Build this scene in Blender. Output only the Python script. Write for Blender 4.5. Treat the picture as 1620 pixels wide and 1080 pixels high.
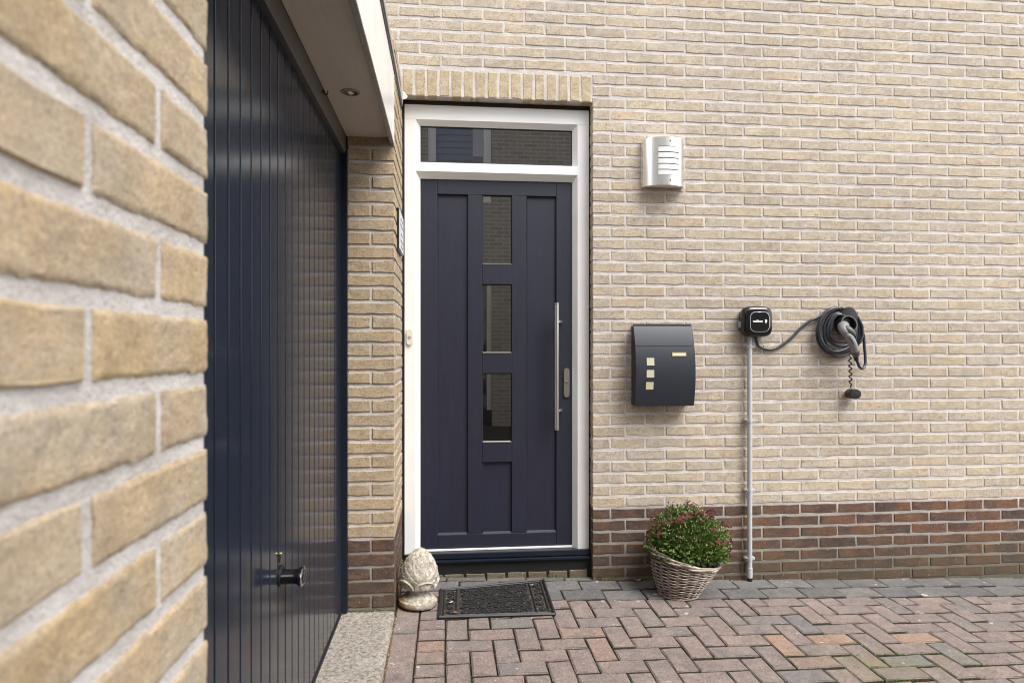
import bpy, bmesh, math, random
import numpy as np
from mathutils import Vector, Matrix, noise
random.seed(7)
PI = math.pi
scene = bpy.context.scene
C = scene.collection
for o in list(bpy.data.objects): bpy.data.objects.remove(o)

# ------------------------------------------------------------------ camera
TH = math.radians(5.66); D = 3.404; H = 1.231; F = 1030.0
cd = bpy.data.cameras.new('camera'); cam = bpy.data.objects.new('camera', cd); C.objects.link(cam)
cam.location = (0, -D, H); cam.rotation_euler = (PI/2, 0, -TH)
cd.sensor_width = 36; cd.lens = F/1620*36; cd.shift_y = 8/1620
cd.clip_start = .03; cd.clip_end = 400
cd.dof.use_dof = True; cd.dof.focus_distance = 3.3; cd.dof.aperture_fstop = 6.0
scene.camera = cam
# ------------------------------------------------------------------ world: overcast daylight
w = bpy.data.worlds.new('World'); scene.world = w; w.use_nodes = True
nt = w.node_tree; nt.nodes.clear()
sky = nt.nodes.new('ShaderNodeTexSky'); sky.sky_type = 'NISHITA'; sky.sun_disc = False
SUN_EL = math.radians(54); SUN_AZ = math.atan2(.62, -.70)
sky.sun_elevation = SUN_EL; sky.sun_rotation = SUN_AZ
hs = nt.nodes.new('ShaderNodeHueSaturation'); hs.inputs['Saturation'].default_value = .20
bgn = nt.nodes.new('ShaderNodeBackground'); bgn.inputs['Strength'].default_value = .15
wo = nt.nodes.new('ShaderNodeOutputWorld')
nt.links.new(sky.outputs[0], hs.inputs['Color']); nt.links.new(hs.outputs[0], bgn.inputs[0]); nt.links.new(bgn.outputs[0], wo.inputs[0])
sd = bpy.data.lights.new('sun', 'SUN'); sd.energy = 1.5; sd.angle = math.radians(35); sd.color = (1, .97, .93)
so = bpy.data.objects.new('sun', sd); C.objects.link(so)
dv = Vector((math.sin(SUN_AZ)*math.cos(SUN_EL), math.cos(SUN_AZ)*math.cos(SUN_EL), math.sin(SUN_EL)))
so.rotation_euler = dv.to_track_quat('Z', 'Y').to_euler(); so.location = (4, -4, 9)
vs = scene.view_settings
scene.display_settings.display_device = 'sRGB'
vs.view_transform = 'Standard'; vs.look = 'None'; vs.gamma = 1; vs.use_curve_mapping = False
vs.exposure = 1.56
scene.cycles.max_bounces = 8
scene.cycles.filter_width = 1.05
scene.cycles.use_denoising = True

# ------------------------------------------------------------------ node helpers
def newmat(name, rough=.6, metal=0., base=(.5,.5,.5), spec=.5):
    m = bpy.data.materials.new(name); m.use_nodes = True
    b = m.node_tree.nodes['Principled BSDF']
    b.inputs['Base Color'].default_value = (*base, 1)
    b.inputs['Roughness'].default_value = rough; b.inputs['Metallic'].default_value = metal
    b.inputs['Specular IOR Level'].default_value = spec
    return m, m.node_tree, b
def N(nt, typ, **kw):
    n = nt.nodes.new(typ)
    for k, v in kw.items():
        if k in n.inputs: n.inputs[k].default_value = v
        else: setattr(n, k, v)
    return n
def pos(nt): return N(nt, 'ShaderNodeNewGeometry').outputs['Position']
def noi(nt, vec, scale, detail=3, rough=.5, stretch=None):
    if stretch:
        mp = N(nt, 'ShaderNodeMapping'); nt.links.new(vec, mp.inputs[0]); mp.inputs['Scale'].default_value = stretch; vec = mp.outputs[0]
    n = N(nt, 'ShaderNodeTexNoise'); n.inputs['Scale'].default_value = scale; n.inputs['Detail'].default_value = detail
    n.inputs['Roughness'].default_value = rough; nt.links.new(vec, n.inputs['Vector']); return n.outputs['Fac']
def ramp(nt, fac, stops, interp='LINEAR'):
    r = N(nt, 'ShaderNodeValToRGB'); cr = r.color_ramp; cr.interpolation = interp
    while len(cr.elements) < len(stops): cr.elements.new(.5)
    for e, (p, c) in zip(cr.elements, stops):
        e.position = p; e.color = (*c, 1) if len(c) == 3 else c
    nt.links.new(fac, r.inputs[0]); return r.outputs[0]
def mix(nt, fac, a, b, mode='MIX'):
    m = N(nt, 'ShaderNodeMix'); m.data_type = 'RGBA'; m.blend_type = mode
    for s, v in ((m.inputs[0], fac), (m.inputs[6], a), (m.inputs[7], b)):
        if isinstance(v, (int, float)): s.default_value = v
        elif isinstance(v, tuple): s.default_value = (*v, 1)
        else: nt.links.new(v, s)
    return m.outputs[2]
def mth(nt, op, a, b=0., clamp=False):
    m = N(nt, 'ShaderNodeMath'); m.operation = op; m.use_clamp = clamp
    for s, v in ((m.inputs[0], a), (m.inputs[1], b)):
        if isinstance(v, (int, float)): s.default_value = v
        else: nt.links.new(v, s)
    return m.outputs[0]
def bump(nt, b, h, strength, dist=.002, prev=None):
    n = N(nt, 'ShaderNodeBump'); n.inputs['Strength'].default_value = strength; n.inputs['Distance'].default_value = dist
    nt.links.new(h, n.inputs['Height'])
    if prev is not None: nt.links.new(prev, n.inputs['Normal'])
    nt.links.new(n.outputs[0], b.inputs['Normal']); return n.outputs[0]
def rnd(nt):
    oi = N(nt, 'ShaderNodeObjectInfo').outputs['Random']; gi = N(nt, 'ShaderNodeNewGeometry').outputs['Random Per Island']
    return mth(nt, 'FRACT', mth(nt, 'ADD', mth(nt, 'MULTIPLY', oi, 7.31), mth(nt, 'MULTIPLY', gi, 5.17)))
def zc(nt):
    s = N(nt, 'ShaderNodeSeparateXYZ'); nt.links.new(pos(nt), s.inputs[0]); return s.outputs
def W1(nt, scl, r):   # position offset by the random value so each brick has its own figure
    cb = N(nt, 'ShaderNodeVectorMath'); cb.operation = 'ADD'; nt.links.new(pos(nt), cb.inputs[0])
    cx = N(nt, 'ShaderNodeCombineXYZ'); k = mth(nt, 'MULTIPLY', r, 37.)
    for i in range(3): nt.links.new(k, cx.inputs[i])
    nt.links.new(cx.outputs[0], cb.inputs[1]); return cb.outputs[0]

def brick_mat(name, tones, patch, patch_amt, dark=.75, warm=None, warm_amt=0., k=1.0, near=False, bloom=.45):
    m, nt, b = newmat(name, rough=.9, spec=.25)
    r = rnd(nt); n = len(tones)
    base = ramp(nt, r, [(i/(n-1), t) for i, t in enumerate(tones)])
    v = W1(nt, 1, r)
    big = noi(nt, v, 9*k, 4, .6, (1, 1, 1.6))
    base = mix(nt, mth(nt, 'MULTIPLY', ramp(nt, big, [(.40, (0,0,0)), (.66, (1,1,1))]), patch_amt), base, patch)
    if warm:
        wn = noi(nt, v, 6*k, 2, .5, (1, 1, .5))
        fx = ramp(nt, mth(nt, 'MULTIPLY', zc(nt)[0], .35), [(.30, (.25,)*3), (.85, (1,1,1))])   # kiln colours are stronger in the batch further along
        base = mix(nt, mth(nt, 'MULTIPLY', mth(nt, 'MULTIPLY', ramp(nt, wn, [(.46, (0,0,0)), (.6, (1,1,1))]), warm_amt), fx), base, warm)
    g = noi(nt, pos(nt), 120 if not near else 330, 4, .75)
    base = mix(nt, .9, base, ramp(nt, g, [(.33, (dark-.08,)*3), (.5, (1,1,1)), (.64, (1.24,1.23,1.21))]), 'MULTIPLY')
    g2 = noi(nt, v, 34 if not near else 70, 5, .75, (1, 1, 1.8))
    base = mix(nt, .8 if not near else .5, base, ramp(nt, g2, [(.34, (.74,.72,.69)), (.5, (1,1,1)), (.66, (1.15,1.13,1.10))]), 'MULTIPLY')
    if not near:
        sm = noi(nt, pos(nt), 17, 6, .75, (1, 1, 1.5))     # lime bloom and mortar smears
        base = mix(nt, mth(nt, 'MULTIPLY', ramp(nt, sm, [(.48, (0,0,0)), (.64, (1,1,1))]), bloom), base, (.55,.505,.46))
        pt = noi(nt, v, 48, 3, .7)
        base = mix(nt, mth(nt, 'MULTIPLY', ramp(nt, pt, [(.60, (0,0,0)), (.66, (1,1,1))]), .5), base, (.19,.145,.105))
    st = noi(nt, pos(nt), 1.1 if not near else 16, 5, .65)
    base = mix(nt, .5, base, ramp(nt, st, [(.35, (.80,.79,.78) if not near else (.62,.60,.58)), (.65, (1.10,1.08,1.04))]), 'MULTIPLY')
    if near:
        sp = noi(nt, v, 22, 4, .65)
        base = mix(nt, mth(nt, 'MULTIPLY', ramp(nt, sp, [(.66, (0,0,0)), (.72, (1,1,1))]), .5), base, (.55, .36, .13))
        dk = noi(nt, v, 14, 5, .7)
        base = mix(nt, mth(nt, 'MULTIPLY', ramp(nt, dk, [(.64, (0,0,0)), (.74, (1,1,1))]), .45), base, (.20, .155, .11))
    # splash dirt and algae low on the wall
    z = zc(nt)[2]
    dn = noi(nt, pos(nt), 5, 5, .65)
    d = mth(nt, 'MULTIPLY', ramp(nt, mth(nt, 'ADD', z, mth(nt, 'MULTIPLY', dn, .16)), [(.05, (1,1,1)), (.30, (0,0,0))]), .62)
    base = mix(nt, d, base, (.085, .068, .040))
    ws = mth(nt, 'MULTIPLY', ramp(nt, noi(nt, pos(nt), 75, 2, .5), [(.70, (0,0,0)), (.73, (1,1,1))]), ramp(nt, z, [(.10, (.7,.7,.7)), (.30, (0,0,0))]))
    base = mix(nt, ws, base, (.5,.47,.42))
    nt.links.new(base, b.inputs['Base Color'])
    h = mth(nt, 'ADD', mth(nt, 'MULTIPLY', g, .5), noi(nt, pos(nt), 60, 5, .7))
    if near:   # drag marks, pits and grit of a hand-moulded face
        pit = ramp(nt, noi(nt, v, 95, 3, .6), [(.32, (0,0,0)), (.42, (1,1,1))])
        h = mth(nt, 'ADD', mth(nt, 'ADD', h, mth(nt, 'MULTIPLY', pit, .35)), mth(nt, 'MULTIPLY', noi(nt, v, 26, 5, .7, (1, 1, 2.5)), .6))
    bump(nt, b, h, .7 if not near else .6, .003 if not near else .0026)
    return m
TAN = [(.45,.372,.282), (.475,.395,.292), (.46,.39,.312), (.41,.348,.280), (.49,.41,.305), (.46,.368,.262), (.455,.392,.325), (.44,.375,.30), (.385,.315,.24)]
PIER = [(.42,.315,.200), (.45,.345,.220), (.40,.305,.200), (.46,.345,.205), (.41,.320,.230)]
M = {}
M['tan'] = brick_mat('tan_brick', TAN, (.36,.305,.25), .62)
M['tan_near'] = brick_mat('tan_brick_close', [(.45,.34,.205), (.48,.37,.235), (.44,.345,.24), (.50,.385,.25)], (.43,.37,.295), .9, k=.9, near=True)
M['lintel'] = brick_mat('lintel_brick', [(.42,.33,.22), (.45,.36,.235), (.43,.34,.22)], (.36,.30,.22), .6)
M['tan_dirty'] = brick_mat('dirty_footing_brick', [(.20,.165,.115), (.24,.19,.13), (.17,.14,.10)], (.12,.11,.07), .7, bloom=.1)
M['tan_pier'] = brick_mat('pier_brick', PIER, (.33,.265,.19), .6, bloom=.25)
M['brown'] = brick_mat('brown_brick', [(.098,.060,.047), (.118,.068,.050), (.090,.056,.045), (.110,.060,.043), (.130,.074,.052)], (.052,.041,.039), .85, warm=(.175,.088,.048), warm_amt=.7, bloom=.07)
def mortar_mat(name, c1, c2, near=False):
    m, nt, b = newmat(name, rough=.95, spec=.2)
    a = noi(nt, pos(nt), 210, 4, .75); l = noi(nt, pos(nt), 12, 4, .6)
    base = mix(nt, a, c1, c2)
    base = mix(nt, .8, base, ramp(nt, l, [(.3, (.72,.70,.68)), (.6, (1.05,1.05,1.05))]), 'MULTIPLY')
    sp = noi(nt, pos(nt), 380, 2, .6)
    base = mix(nt, .7, base, ramp(nt, sp, [(.28, (.35,.33,.31)), (.40, (1,1,1))]), 'MULTIPLY')
    z = zc(nt)[2]; dn = noi(nt, pos(nt), 6, 5, .65)
    zz = mth(nt, 'ADD', z, mth(nt, 'MULTIPLY', dn, .22))
    base = mix(nt, mth(nt, 'MULTIPLY', ramp(nt, zz, [(.40, (1,1,1)), (.52, (0,0,0))]), .55), base, (.20,.17,.14))
    base = mix(nt, mth(nt, 'MULTIPLY', ramp(nt, zz, [(.06, (1,1,1)), (.33, (0,0,0))]), .8), base, (.085,.07,.045))
    nt.links.new(base, b.inputs['Base Color'])
    bump(nt, b, mth(nt, 'ADD', mth(nt, 'MULTIPLY', a, 1.), noi(nt, pos(nt), 70, 4, .7)), .9, .004)
    return m
M['mortar'] = mortar_mat('mortar', (.50,.46,.43), (.68,.64,.605))
M['mortar_near'] = mortar_mat('mortar_close', (.56,.525,.50), (.74,.705,.68))

def simple(name, base, rough=.5, metal=0., spec=.5, n=None, bumpd=0., nscale=60, coat=0., stretch=None):
    m, nt, b = newmat(name, rough, metal, base, spec)
    if n:
        f = noi(nt, pos(nt), nscale, 4, .6, stretch)
        nt.links.new(mix(nt, 1., tuple(base), ramp(nt, f, [(.3, (1-n,)*3), (.7, (1+n,)*3)]), 'MULTIPLY'), b.inputs['Base Color'])
        if bumpd: bump(nt, b, f, .5, bumpd)
    if coat: b.inputs['Coat Weight'].default_value = coat; b.inputs['Coat Roughness'].default_value = .05
    return m
M['white'] = simple('white_frame_paint', (.75,.745,.73), .38, n=.03, nscale=6)
M['door'] = simple('dark_blue_door_paint', (.0118,.0130,.0265), .50, n=.18, nscale=14, stretch=(6,1,.5), bumpd=.0002)
M['rubber_black'] = simple('black_seal', (.006,.006,.006), .6)
M['frame_dark'] = simple('dark_navy_frame', (.007,.011,.020), .3)
M['header'] = simple('dark_header_paint', (.075,.072,.068), .35, n=.15, nscale=9)
M['soffit'] = simple('soffit_board', (.66,.61,.55), .30, n=.06, nscale=14, stretch=(9,.4,1))
M['fascia'] = simple('white_fascia', (.80,.785,.76), .25, n=.06, nscale=5)
M['trim'] = simple('dark_roof_trim', (.05,.047,.045), .5, n=.2)
M['trim_grey'] = simple('grey_roof_trim', (.34,.32,.30), .5, n=.2)
M['steel'] = simple('brushed_steel', (.62,.60,.57), .30, 1., n=.08, nscale=300, stretch=(1,1,.03))
M['lampsteel'] = simple('satin_lamp_steel', (.86,.845,.81), .27, 1., n=.05, nscale=300, stretch=(1,1,.02))
M['opal'] = simple('opal_glass', (.62,.61,.58), .3)
M['black'] = simple('black_plastic', (.010,.010,.011), .35, n=.1, nscale=200)
M['blackgloss'] = simple('glossy_black_plastic', (.006,.006,.007), .16)
M['cable'] = simple('black_cable_sheath', (.036,.040,.050), .27)
M['gun'] = simple('grey_connector_shell', (.21,.205,.20), .36)
M['gun_dark'] = simple('dark_grey_connector_grip', (.085,.08,.078), .45)
M['pvc'] = simple('light_grey_conduit', (.42,.43,.46), .4, n=.06, nscale=20)
M['mailbox'] = simple('anthracite_powder_coat', (.018,.022,.031), .42, n=.08, nscale=500, bumpd=.0002)
M['mailwin'] = simple('pale_mailbox_window', (.50,.47,.33), .25)
M['chrome'] = simple('chrome', (.7,.7,.7), .08, 1.)
M['plate'] = simple('pale_plaque', (.62,.63,.64), .4)
M['ink'] = simple('grey_print', (.16,.17,.19), .5)
M['textwhite'] = simple('white_print', (.8,.8,.8), .5)
M['ringgrey'] = simple('grey_light_ring', (.33,.34,.35), .35)
M['ivory'] = simple('ivory_plastic', (.62,.585,.50), .35)
M['brass'] = simple('brass', (.55,.42,.2), .35, 1.)
# garage door steel: glossy dark navy
m, nt, b = newmat('glossy_navy_steel', .13, 0, (.015,.019,.031), spec=.32); M['garage'] = m
f = noi(nt, pos(nt), 3, 3, .5, (1, 1, .6)); nt.links.new(mth(nt, 'ADD', mth(nt, 'MULTIPLY', f, .12), .12), b.inputs['Roughness'])
bump(nt, b, noi(nt, pos(nt), 5, 2, .5), .12, .004)
z = zc(nt)[2]; dn = noi(nt, pos(nt), 30, 5, .7)
d = mth(nt, 'MULTIPLY', ramp(nt, mth(nt, 'ADD', mth(nt, 'MULTIPLY', z, .6), mth(nt, 'MULTIPLY', dn, .5)), [(.30, (1,1,1)), (.75, (0,0,0))]), .13)
nt.links.new(mix(nt, d, (.013,.018,.030), (.14,.125,.11)), b.inputs['Base Color'])
# door glass: double glazing in front of a dark hall
m, nt, b = newmat('dark_window_glass', .015, 0, (.006,.006,.007)); b.inputs['IOR'].default_value = 2.9; M['glass'] = m
# concrete sill
m, nt, b = newmat('weathered_concrete', .95, 0, spec=.2); M['concrete'] = m
a = noi(nt, pos(nt), 170, 4, .8); l = noi(nt, pos(nt), 7, 6, .7); s2 = noi(nt, pos(nt), 60, 6, .8)
base = mix(nt, a, (.17,.150,.125), (.40,.365,.32))
base = mix(nt, .9, base, ramp(nt, s2, [(.36, (.30,.28,.25)), (.50, (1,1,1)), (.62, (1.55,1.53,1.48))]), 'MULTIPLY')
base = mix(nt, mth(nt, 'MULTIPLY', ramp(nt, l, [(.55, (0,0,0)), (.68, (1,1,1))]), .55), base, (.44,.42,.38))
nt.links.new(base, b.inputs['Base Color']); bump(nt, b, mth(nt, 'ADD', a, mth(nt, 'MULTIPLY', s2, 1.5)), 1., .003)
# pavers
def paver_mat(name, stops, moss=True, spots=.5):
    m, nt, b = newmat(name, rough=.9, spec=.25)
    r = rnd(nt); base = ramp(nt, r, stops, 'LINEAR')
    v = W1(nt, 1, r)
    pn = noi(nt, v, 7, 4, .6)
    base = mix(nt, .75, base, ramp(nt, pn, [(.3, (.76,.78,.84)), (.7, (1.16,1.10,1.04))]), 'MULTIPLY')
    g = noi(nt, pos(nt), 150, 5, .85)
    base = mix(nt, .9, base, ramp(nt, g, [(.34, (.42,.41,.40)), (.50, (1,1,1)), (.64, (1.65,1.6,1.55))]), 'MULTIPLY')
    wx = noi(nt, pos(nt), 28, 5, .7)
    base = mix(nt, .7, base, ramp(nt, wx, [(.34, (.72,.71,.70)), (.64, (1.14,1.12,1.10))]), 'MULTIPLY')
    sp = noi(nt, pos(nt), 26, 2, .4)
    base = mix(nt, mth(nt, 'MULTIPLY', ramp(nt, sp, [(.735, (0,0,0)), (.755, (1,1,1))]), spots), base, (.6,.59,.56))
    dn = noi(nt, pos(nt), 4, 5, .7)
    base = mix(nt, mth(nt, 'MULTIPLY', ramp(nt, dn, [(.5, (0,0,0)), (.75, (1,1,1))]), .28), base, (.085,.072,.058))
    if moss:
        x, y, z = zc(nt)[:3]
        dx = mth(nt, 'MULTIPLY', mth(nt, 'SUBTRACT', x, 1.75), 1.1); dy = mth(nt, 'MULTIPLY', mth(nt, 'ADD', y, .95), 2.6)
        dd = mth(nt, 'SQRT', mth(nt, 'ADD', mth(nt, 'MULTIPLY', dx, dx), mth(nt, 'MULTIPLY', dy, dy)))
        dd = mth(nt, 'ADD', dd, mth(nt, 'MULTIPLY', noi(nt, pos(nt), 5, 5, .7), 1.2))
        base = mix(nt, mth(nt, 'MULTIPLY', ramp(nt, dd, [(.50, (1,1,1)), (1.25, (.0,.0,.0))]), .45), base, (.155,.145,.045))
    # soil sticks to the arrises and sides down in the joints
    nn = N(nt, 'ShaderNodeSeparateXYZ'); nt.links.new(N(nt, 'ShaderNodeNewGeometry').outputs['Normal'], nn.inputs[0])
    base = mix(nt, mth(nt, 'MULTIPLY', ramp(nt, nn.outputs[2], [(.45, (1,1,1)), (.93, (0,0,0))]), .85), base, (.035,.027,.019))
    nt.links.new(base, b.inputs['Base Color'])
    bump(nt, b, mth(nt, 'ADD', g, noi(nt, pos(nt), 60, 3, .6)), .6, .0025)
    return m
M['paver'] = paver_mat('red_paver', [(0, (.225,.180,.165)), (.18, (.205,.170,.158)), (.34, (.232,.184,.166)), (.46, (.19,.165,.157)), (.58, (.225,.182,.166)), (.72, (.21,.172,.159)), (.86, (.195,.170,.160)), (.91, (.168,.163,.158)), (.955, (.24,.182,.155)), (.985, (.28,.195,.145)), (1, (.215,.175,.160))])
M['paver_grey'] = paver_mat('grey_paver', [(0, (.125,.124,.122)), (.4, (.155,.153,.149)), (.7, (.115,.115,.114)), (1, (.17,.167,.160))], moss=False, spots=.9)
m, nt, b = newmat('joint_sand', .97, 0, spec=.1); M['sand'] = m
a = noi(nt, pos(nt), 320, 3, .8); l = noi(nt, pos(nt), 3, 5, .7)
base = mix(nt, a, (.016,.012,.009), (.10,.078,.055))
x, y, z = zc(nt)[:3]
mf = mth(nt, 'MULTIPLY', ramp(nt, mth(nt, 'ADD', mth(nt, 'MULTIPLY', x, .22), mth(nt, 'MULTIPLY', l, .7)), [(.45, (0,0,0)), (.75, (1,1,1))]), .6)
base = mix(nt, mf, base, (.045,.06,.012))
nt.links.new(base, b.inputs['Base Color']); bump(nt, b, a, 1., .006)
m, nt, b = newmat('litter', .9, 0, spec=.2); M['litter'] = m
nt.links.new(ramp(nt, rnd(nt), [(0, (.20,.13,.07)), (.3, (.09,.055,.03)), (.55, (.30,.22,.13)), (.72, (.5,.46,.38)), (.84, (.14,.16,.04)), (.93, (.26,.10,.05)), (1, (.55,.53,.5))], 'CONSTANT'), b.inputs['Base Color'])
# cast stone
m, nt, b = newmat('aged_cast_stone', .9, 0, spec=.2); M['stone'] = m
oc = N(nt, 'ShaderNodeTexCoord').outputs['Object']
a = noi(nt, oc, 55, 5, .75); l = noi(nt, oc, 16, 5, .65); g = noi(nt, oc, 300, 3, .7)
base = mix(nt, ramp(nt, a, [(.35, (0,0,0)), (.62, (1,1,1))]), (.20,.165,.12), (.56,.52,.44))
base = mix(nt, mth(nt, 'MULTIPLY', ramp(nt, l, [(.52, (0,0,0)), (.66, (1,1,1))]), .6), base, (.17,.14,.10))
cl = N(nt, 'ShaderNodeTexNoise'); cl.inputs['Scale'].default_value = 13; nt.links.new(oc, cl.inputs['Vector'])
sx = N(nt, 'ShaderNodeSeparateXYZ'); nt.links.new(oc, sx.inputs[0])
orr = mth(nt, 'MULTIPLY', ramp(nt, mth(nt, 'ADD', mth(nt, 'MULTIPLY', sx.outputs[2], 5.), mth(nt, 'ADD', mth(nt, 'MULTIPLY', sx.outputs[0], 3.5), mth(nt, 'MULTIPLY', cl.outputs['Fac'], .6))), [(.10, (1,1,1)), (.34, (0,0,0))]), .75)
base = mix(nt, orr, base, (.36,.20,.085))
nt.links.new(base, b.inputs['Base Color']); bump(nt, b, mth(nt, 'ADD', a, mth(nt, 'MULTIPLY', g, .6)), .8, .003)
# wicker, leaves, flowers
m, nt, b = newmat('grey_wicker', .75, 0, spec=.3); M['wicker'] = m
a = noi(nt, pos(nt), 45, 4, .7); g = noi(nt, pos(nt), 400, 2, .6)
base = mix(nt, ramp(nt, a, [(.32, (0,0,0)), (.68, (1,1,1))]), (.20,.15,.11), (.58,.51,.44))
nt.links.new(base, b.inputs['Base Color']); bump(nt, b, g, .4, .001)
M['wicker_dark'] = simple('dark_wicker_stake', (.06,.045,.035), .8)
def leafm(name, stops):
    m, nt, b = newmat(name, .55, 0, spec=.35)
    c = ramp(nt, rnd(nt), stops)
    nt.links.new(c, b.inputs['Base Color'])
    b.inputs['Subsurface Weight'].default_value = 0.
    t = N(nt, 'ShaderNodeBsdfTranslucent'); nt.links.new(c, t.inputs[0])
    ms = N(nt, 'ShaderNodeMixShader'); ms.inputs[0].default_value = .25
    nt.links.new(b.outputs[0], ms.inputs[1]); nt.links.new(t.outputs[0], ms.inputs[2])
    nt.links.new(ms.outputs[0], nt.nodes['Material Output'].inputs[0]); return m
M['leaf'] = leafm('mum_leaf', [(0, (.06,.115,.020)), (.35, (.115,.19,.035)), (.7, (.085,.15,.03)), (1, (.19,.27,.07))])
M['stem'] = leafm('mum_stem', [(0, (.07,.11,.03)), (1, (.12,.14,.05))])
M['bloom'] = leafm('mum_bloom', [(0, (.11,.016,.022)), (.4, (.18,.035,.045)), (.7, (.23,.08,.075)), (1, (.20,.085,.05))])
M['bud'] = leafm('mum_bud', [(0, (.55,.55,.30)), (.5, (.62,.60,.42)), (1, (.45,.22,.12))])
M['yleaf'] = simple('yellow_leaf', (.55,.30,.02), .6, n=.2, nscale=60)
M['soil'] = simple('potting_soil', (.03,.022,.016), .95)
M['mat'] = simple('black_rubber', (.016,.016,.016), .55, n=.3, nscale=90, bumpd=.001)
M['web_shade_dirt'] = simple('shade_and_dirt_backing', (.030,.026,.022), .8, n=.6, nscale=120, bumpd=.002)  # dark colour holds the shade and dirt seen through the mat's openwork
M['siding'] = simple('blue_grey_siding', (.22,.25,.31), .5, n=.05)
M['wetleaf'] = simple('brown_leaf', (.22,.10,.05), .6, n=.3)

# ------------------------------------------------------------------ mesh helpers
class MB:
    def __init__(s): s.v = []; s.f = []
    def add(s, vs, fs):
        n = len(s.v); s.v += [tuple(v) for v in vs]; s.f += [tuple(i+n for i in f) for f in fs]
    def box(s, x0, x1, y0, y1, z0, z1):
        s.add([(x0,y0,z0),(x1,y0,z0),(x1,y1,z0),(x0,y1,z0),(x0,y0,z1),(x1,y0,z1),(x1,y1,z1),(x0,y1,z1)],
              [(3,2,1,0),(4,5,6,7),(0,1,5,4),(1,2,6,5),(2,3,7,6),(3,0,4,7)])
    def bbox(s, x0, x1, y0, y1, z0, z1, b=.002):
        bm = bmesh.new(); bmesh.ops.create_cube(bm, size=1)
        for v in bm.verts: v.co = ((x0+x1)/2+v.co.x*(x1-x0), (y0+y1)/2+v.co.y*(y1-y0), (z0+z1)/2+v.co.z*(z1-z0))
        bmesh.ops.bevel(bm, geom=bm.edges[:]+bm.verts[:], offset=b, segments=2, affect='EDGES', profile=.5)
        bm.verts.index_update(); s.add([v.co[:] for v in bm.verts], [[v.index for v in f.verts] for f in bm.faces]); bm.free()
    def tube(s, pts, r, n=8, caps=True, flat=None):
        pts = [Vector(p) for p in pts]; m = len(pts); rs = r if isinstance(r, (list, tuple)) else [r]*m
        up = None; vs = []
        for i, p in enumerate(pts):
            t = (pts[min(i+1, m-1)]-pts[max(i-1, 0)]).normalized()
            if up is None: up = t.orthogonal().normalized() if flat is None else Vector(flat)
            if flat is not None: up = Vector(flat)
            a = (up-t*up.dot(t)).normalized(); up = a; bq = t.cross(a)
            for k in range(n):
                an = 2*PI*k/n; vs.append(p+(a*math.cos(an)+bq*math.sin(an))*rs[i])
        fs = [(i*n+k, i*n+(k+1) % n, (i+1)*n+(k+1) % n, (i+1)*n+k) for i in range(m-1) for k in range(n)]
        if caps: fs += [tuple(range(n-1, -1, -1)), tuple((m-1)*n+k for k in range(n))]
        s.add(vs, fs)
    def lathe(s, prof, n=48, fr=None):
        vs = [(r*math.cos(2*PI*k/n), r*math.sin(2*PI*k/n), z) for r, z in prof for k in range(n)]
        fs = [(i*n+k, i*n+(k+1) % n, (i+1)*n+(k+1) % n, (i+1)*n+k) for i in range(len(prof)-1) for k in range(n)]
        if fr: vs = [fr @ Vector(v) for v in vs]
        s.add(vs, fs)
    def sphere(s, c, r, n=8, sc=(1,1,1)):
        vs = []; fs = []
        for i in range(n//2+1):
            a = PI*i/(n//2)
            for k in range(n): vs.append((c[0]+r*sc[0]*math.sin(a)*math.cos(2*PI*k/n), c[1]+r*sc[1]*math.sin(a)*math.sin(2*PI*k/n), c[2]+r*sc[2]*math.cos(a)))
        for i in range(n//2):
            for k in range(n): fs.append((i*n+k, (i+1)*n+k, (i+1)*n+(k+1) % n, i*n+(k+1) % n))
        s.add(vs, fs)
    def mesh(s, name, m, smooth=False):
        me = bpy.data.meshes.new(name); me.from_pydata(s.v, [], s.f); me.update()
        if m: me.materials.append(m)
        if smooth:
            me.polygons.foreach_set('use_smooth', [True]*len(me.polygons))
            try: me.set_sharp_from_angle(angle=math.radians(42))
            except Exception: pass
        return me
def put(name, me, parent=None, kind=None, label=None, cat=None, group=None):
    o = bpy.data.objects.new(name, me); C.objects.link(o)
    if parent is not None:
        o.parent = parent
        p = parent; off = Vector((0,0,0))
        while p is not None: off += Vector(p.location); p = p.parent
        o.location = -off
    if kind: o['kind'] = kind
    if label: o['label'] = label
    if cat: o['category'] = cat
    if group: o['group'] = group
    return o
def part(name, mb, m, parent=None, smooth=False, **kw): return put(name, mb.mesh(name, m, smooth), parent, **kw)
def thing(name, label, cat, loc=(0,0,0), group=None):
    o = bpy.data.objects.new(name, None); C.objects.link(o); o.location = loc; o.empty_display_size = .1
    o['label'] = label; o['category'] = cat
    if group: o['group'] = group
    return o
def catmull(P, k=8):
    P = [Vector(p) for p in P]; out = []
    for i in range(len(P)-1):
        p0 = P[max(i-1, 0)]; p1 = P[i]; p2 = P[i+1]; p3 = P[min(i+2, len(P)-1)]
        for j in range(k):
            t = j/k
            out.append(.5*((2*p1)+(p2-p0)*t+(2*p0-5*p1+4*p2-p3)*t*t+(3*p1-p0-3*p2+p3)*t**3))
    out.append(P[-1]); return out
def vis(x, y, z):   # distance measure: size a piece of fixed size shows in the photograph, 0 outside the frame
    X_ = x; Y_ = y+D
    d = X_*math.sin(TH)+Y_*math.cos(TH)
    if d < .1: return 0
    u = (X_*math.cos(TH)-Y_*math.sin(TH))/d*F; v = (z-H)/d*F
    if abs(u) > 830 or v > 565 or v < -560: return 0
    return 1/d

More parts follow.
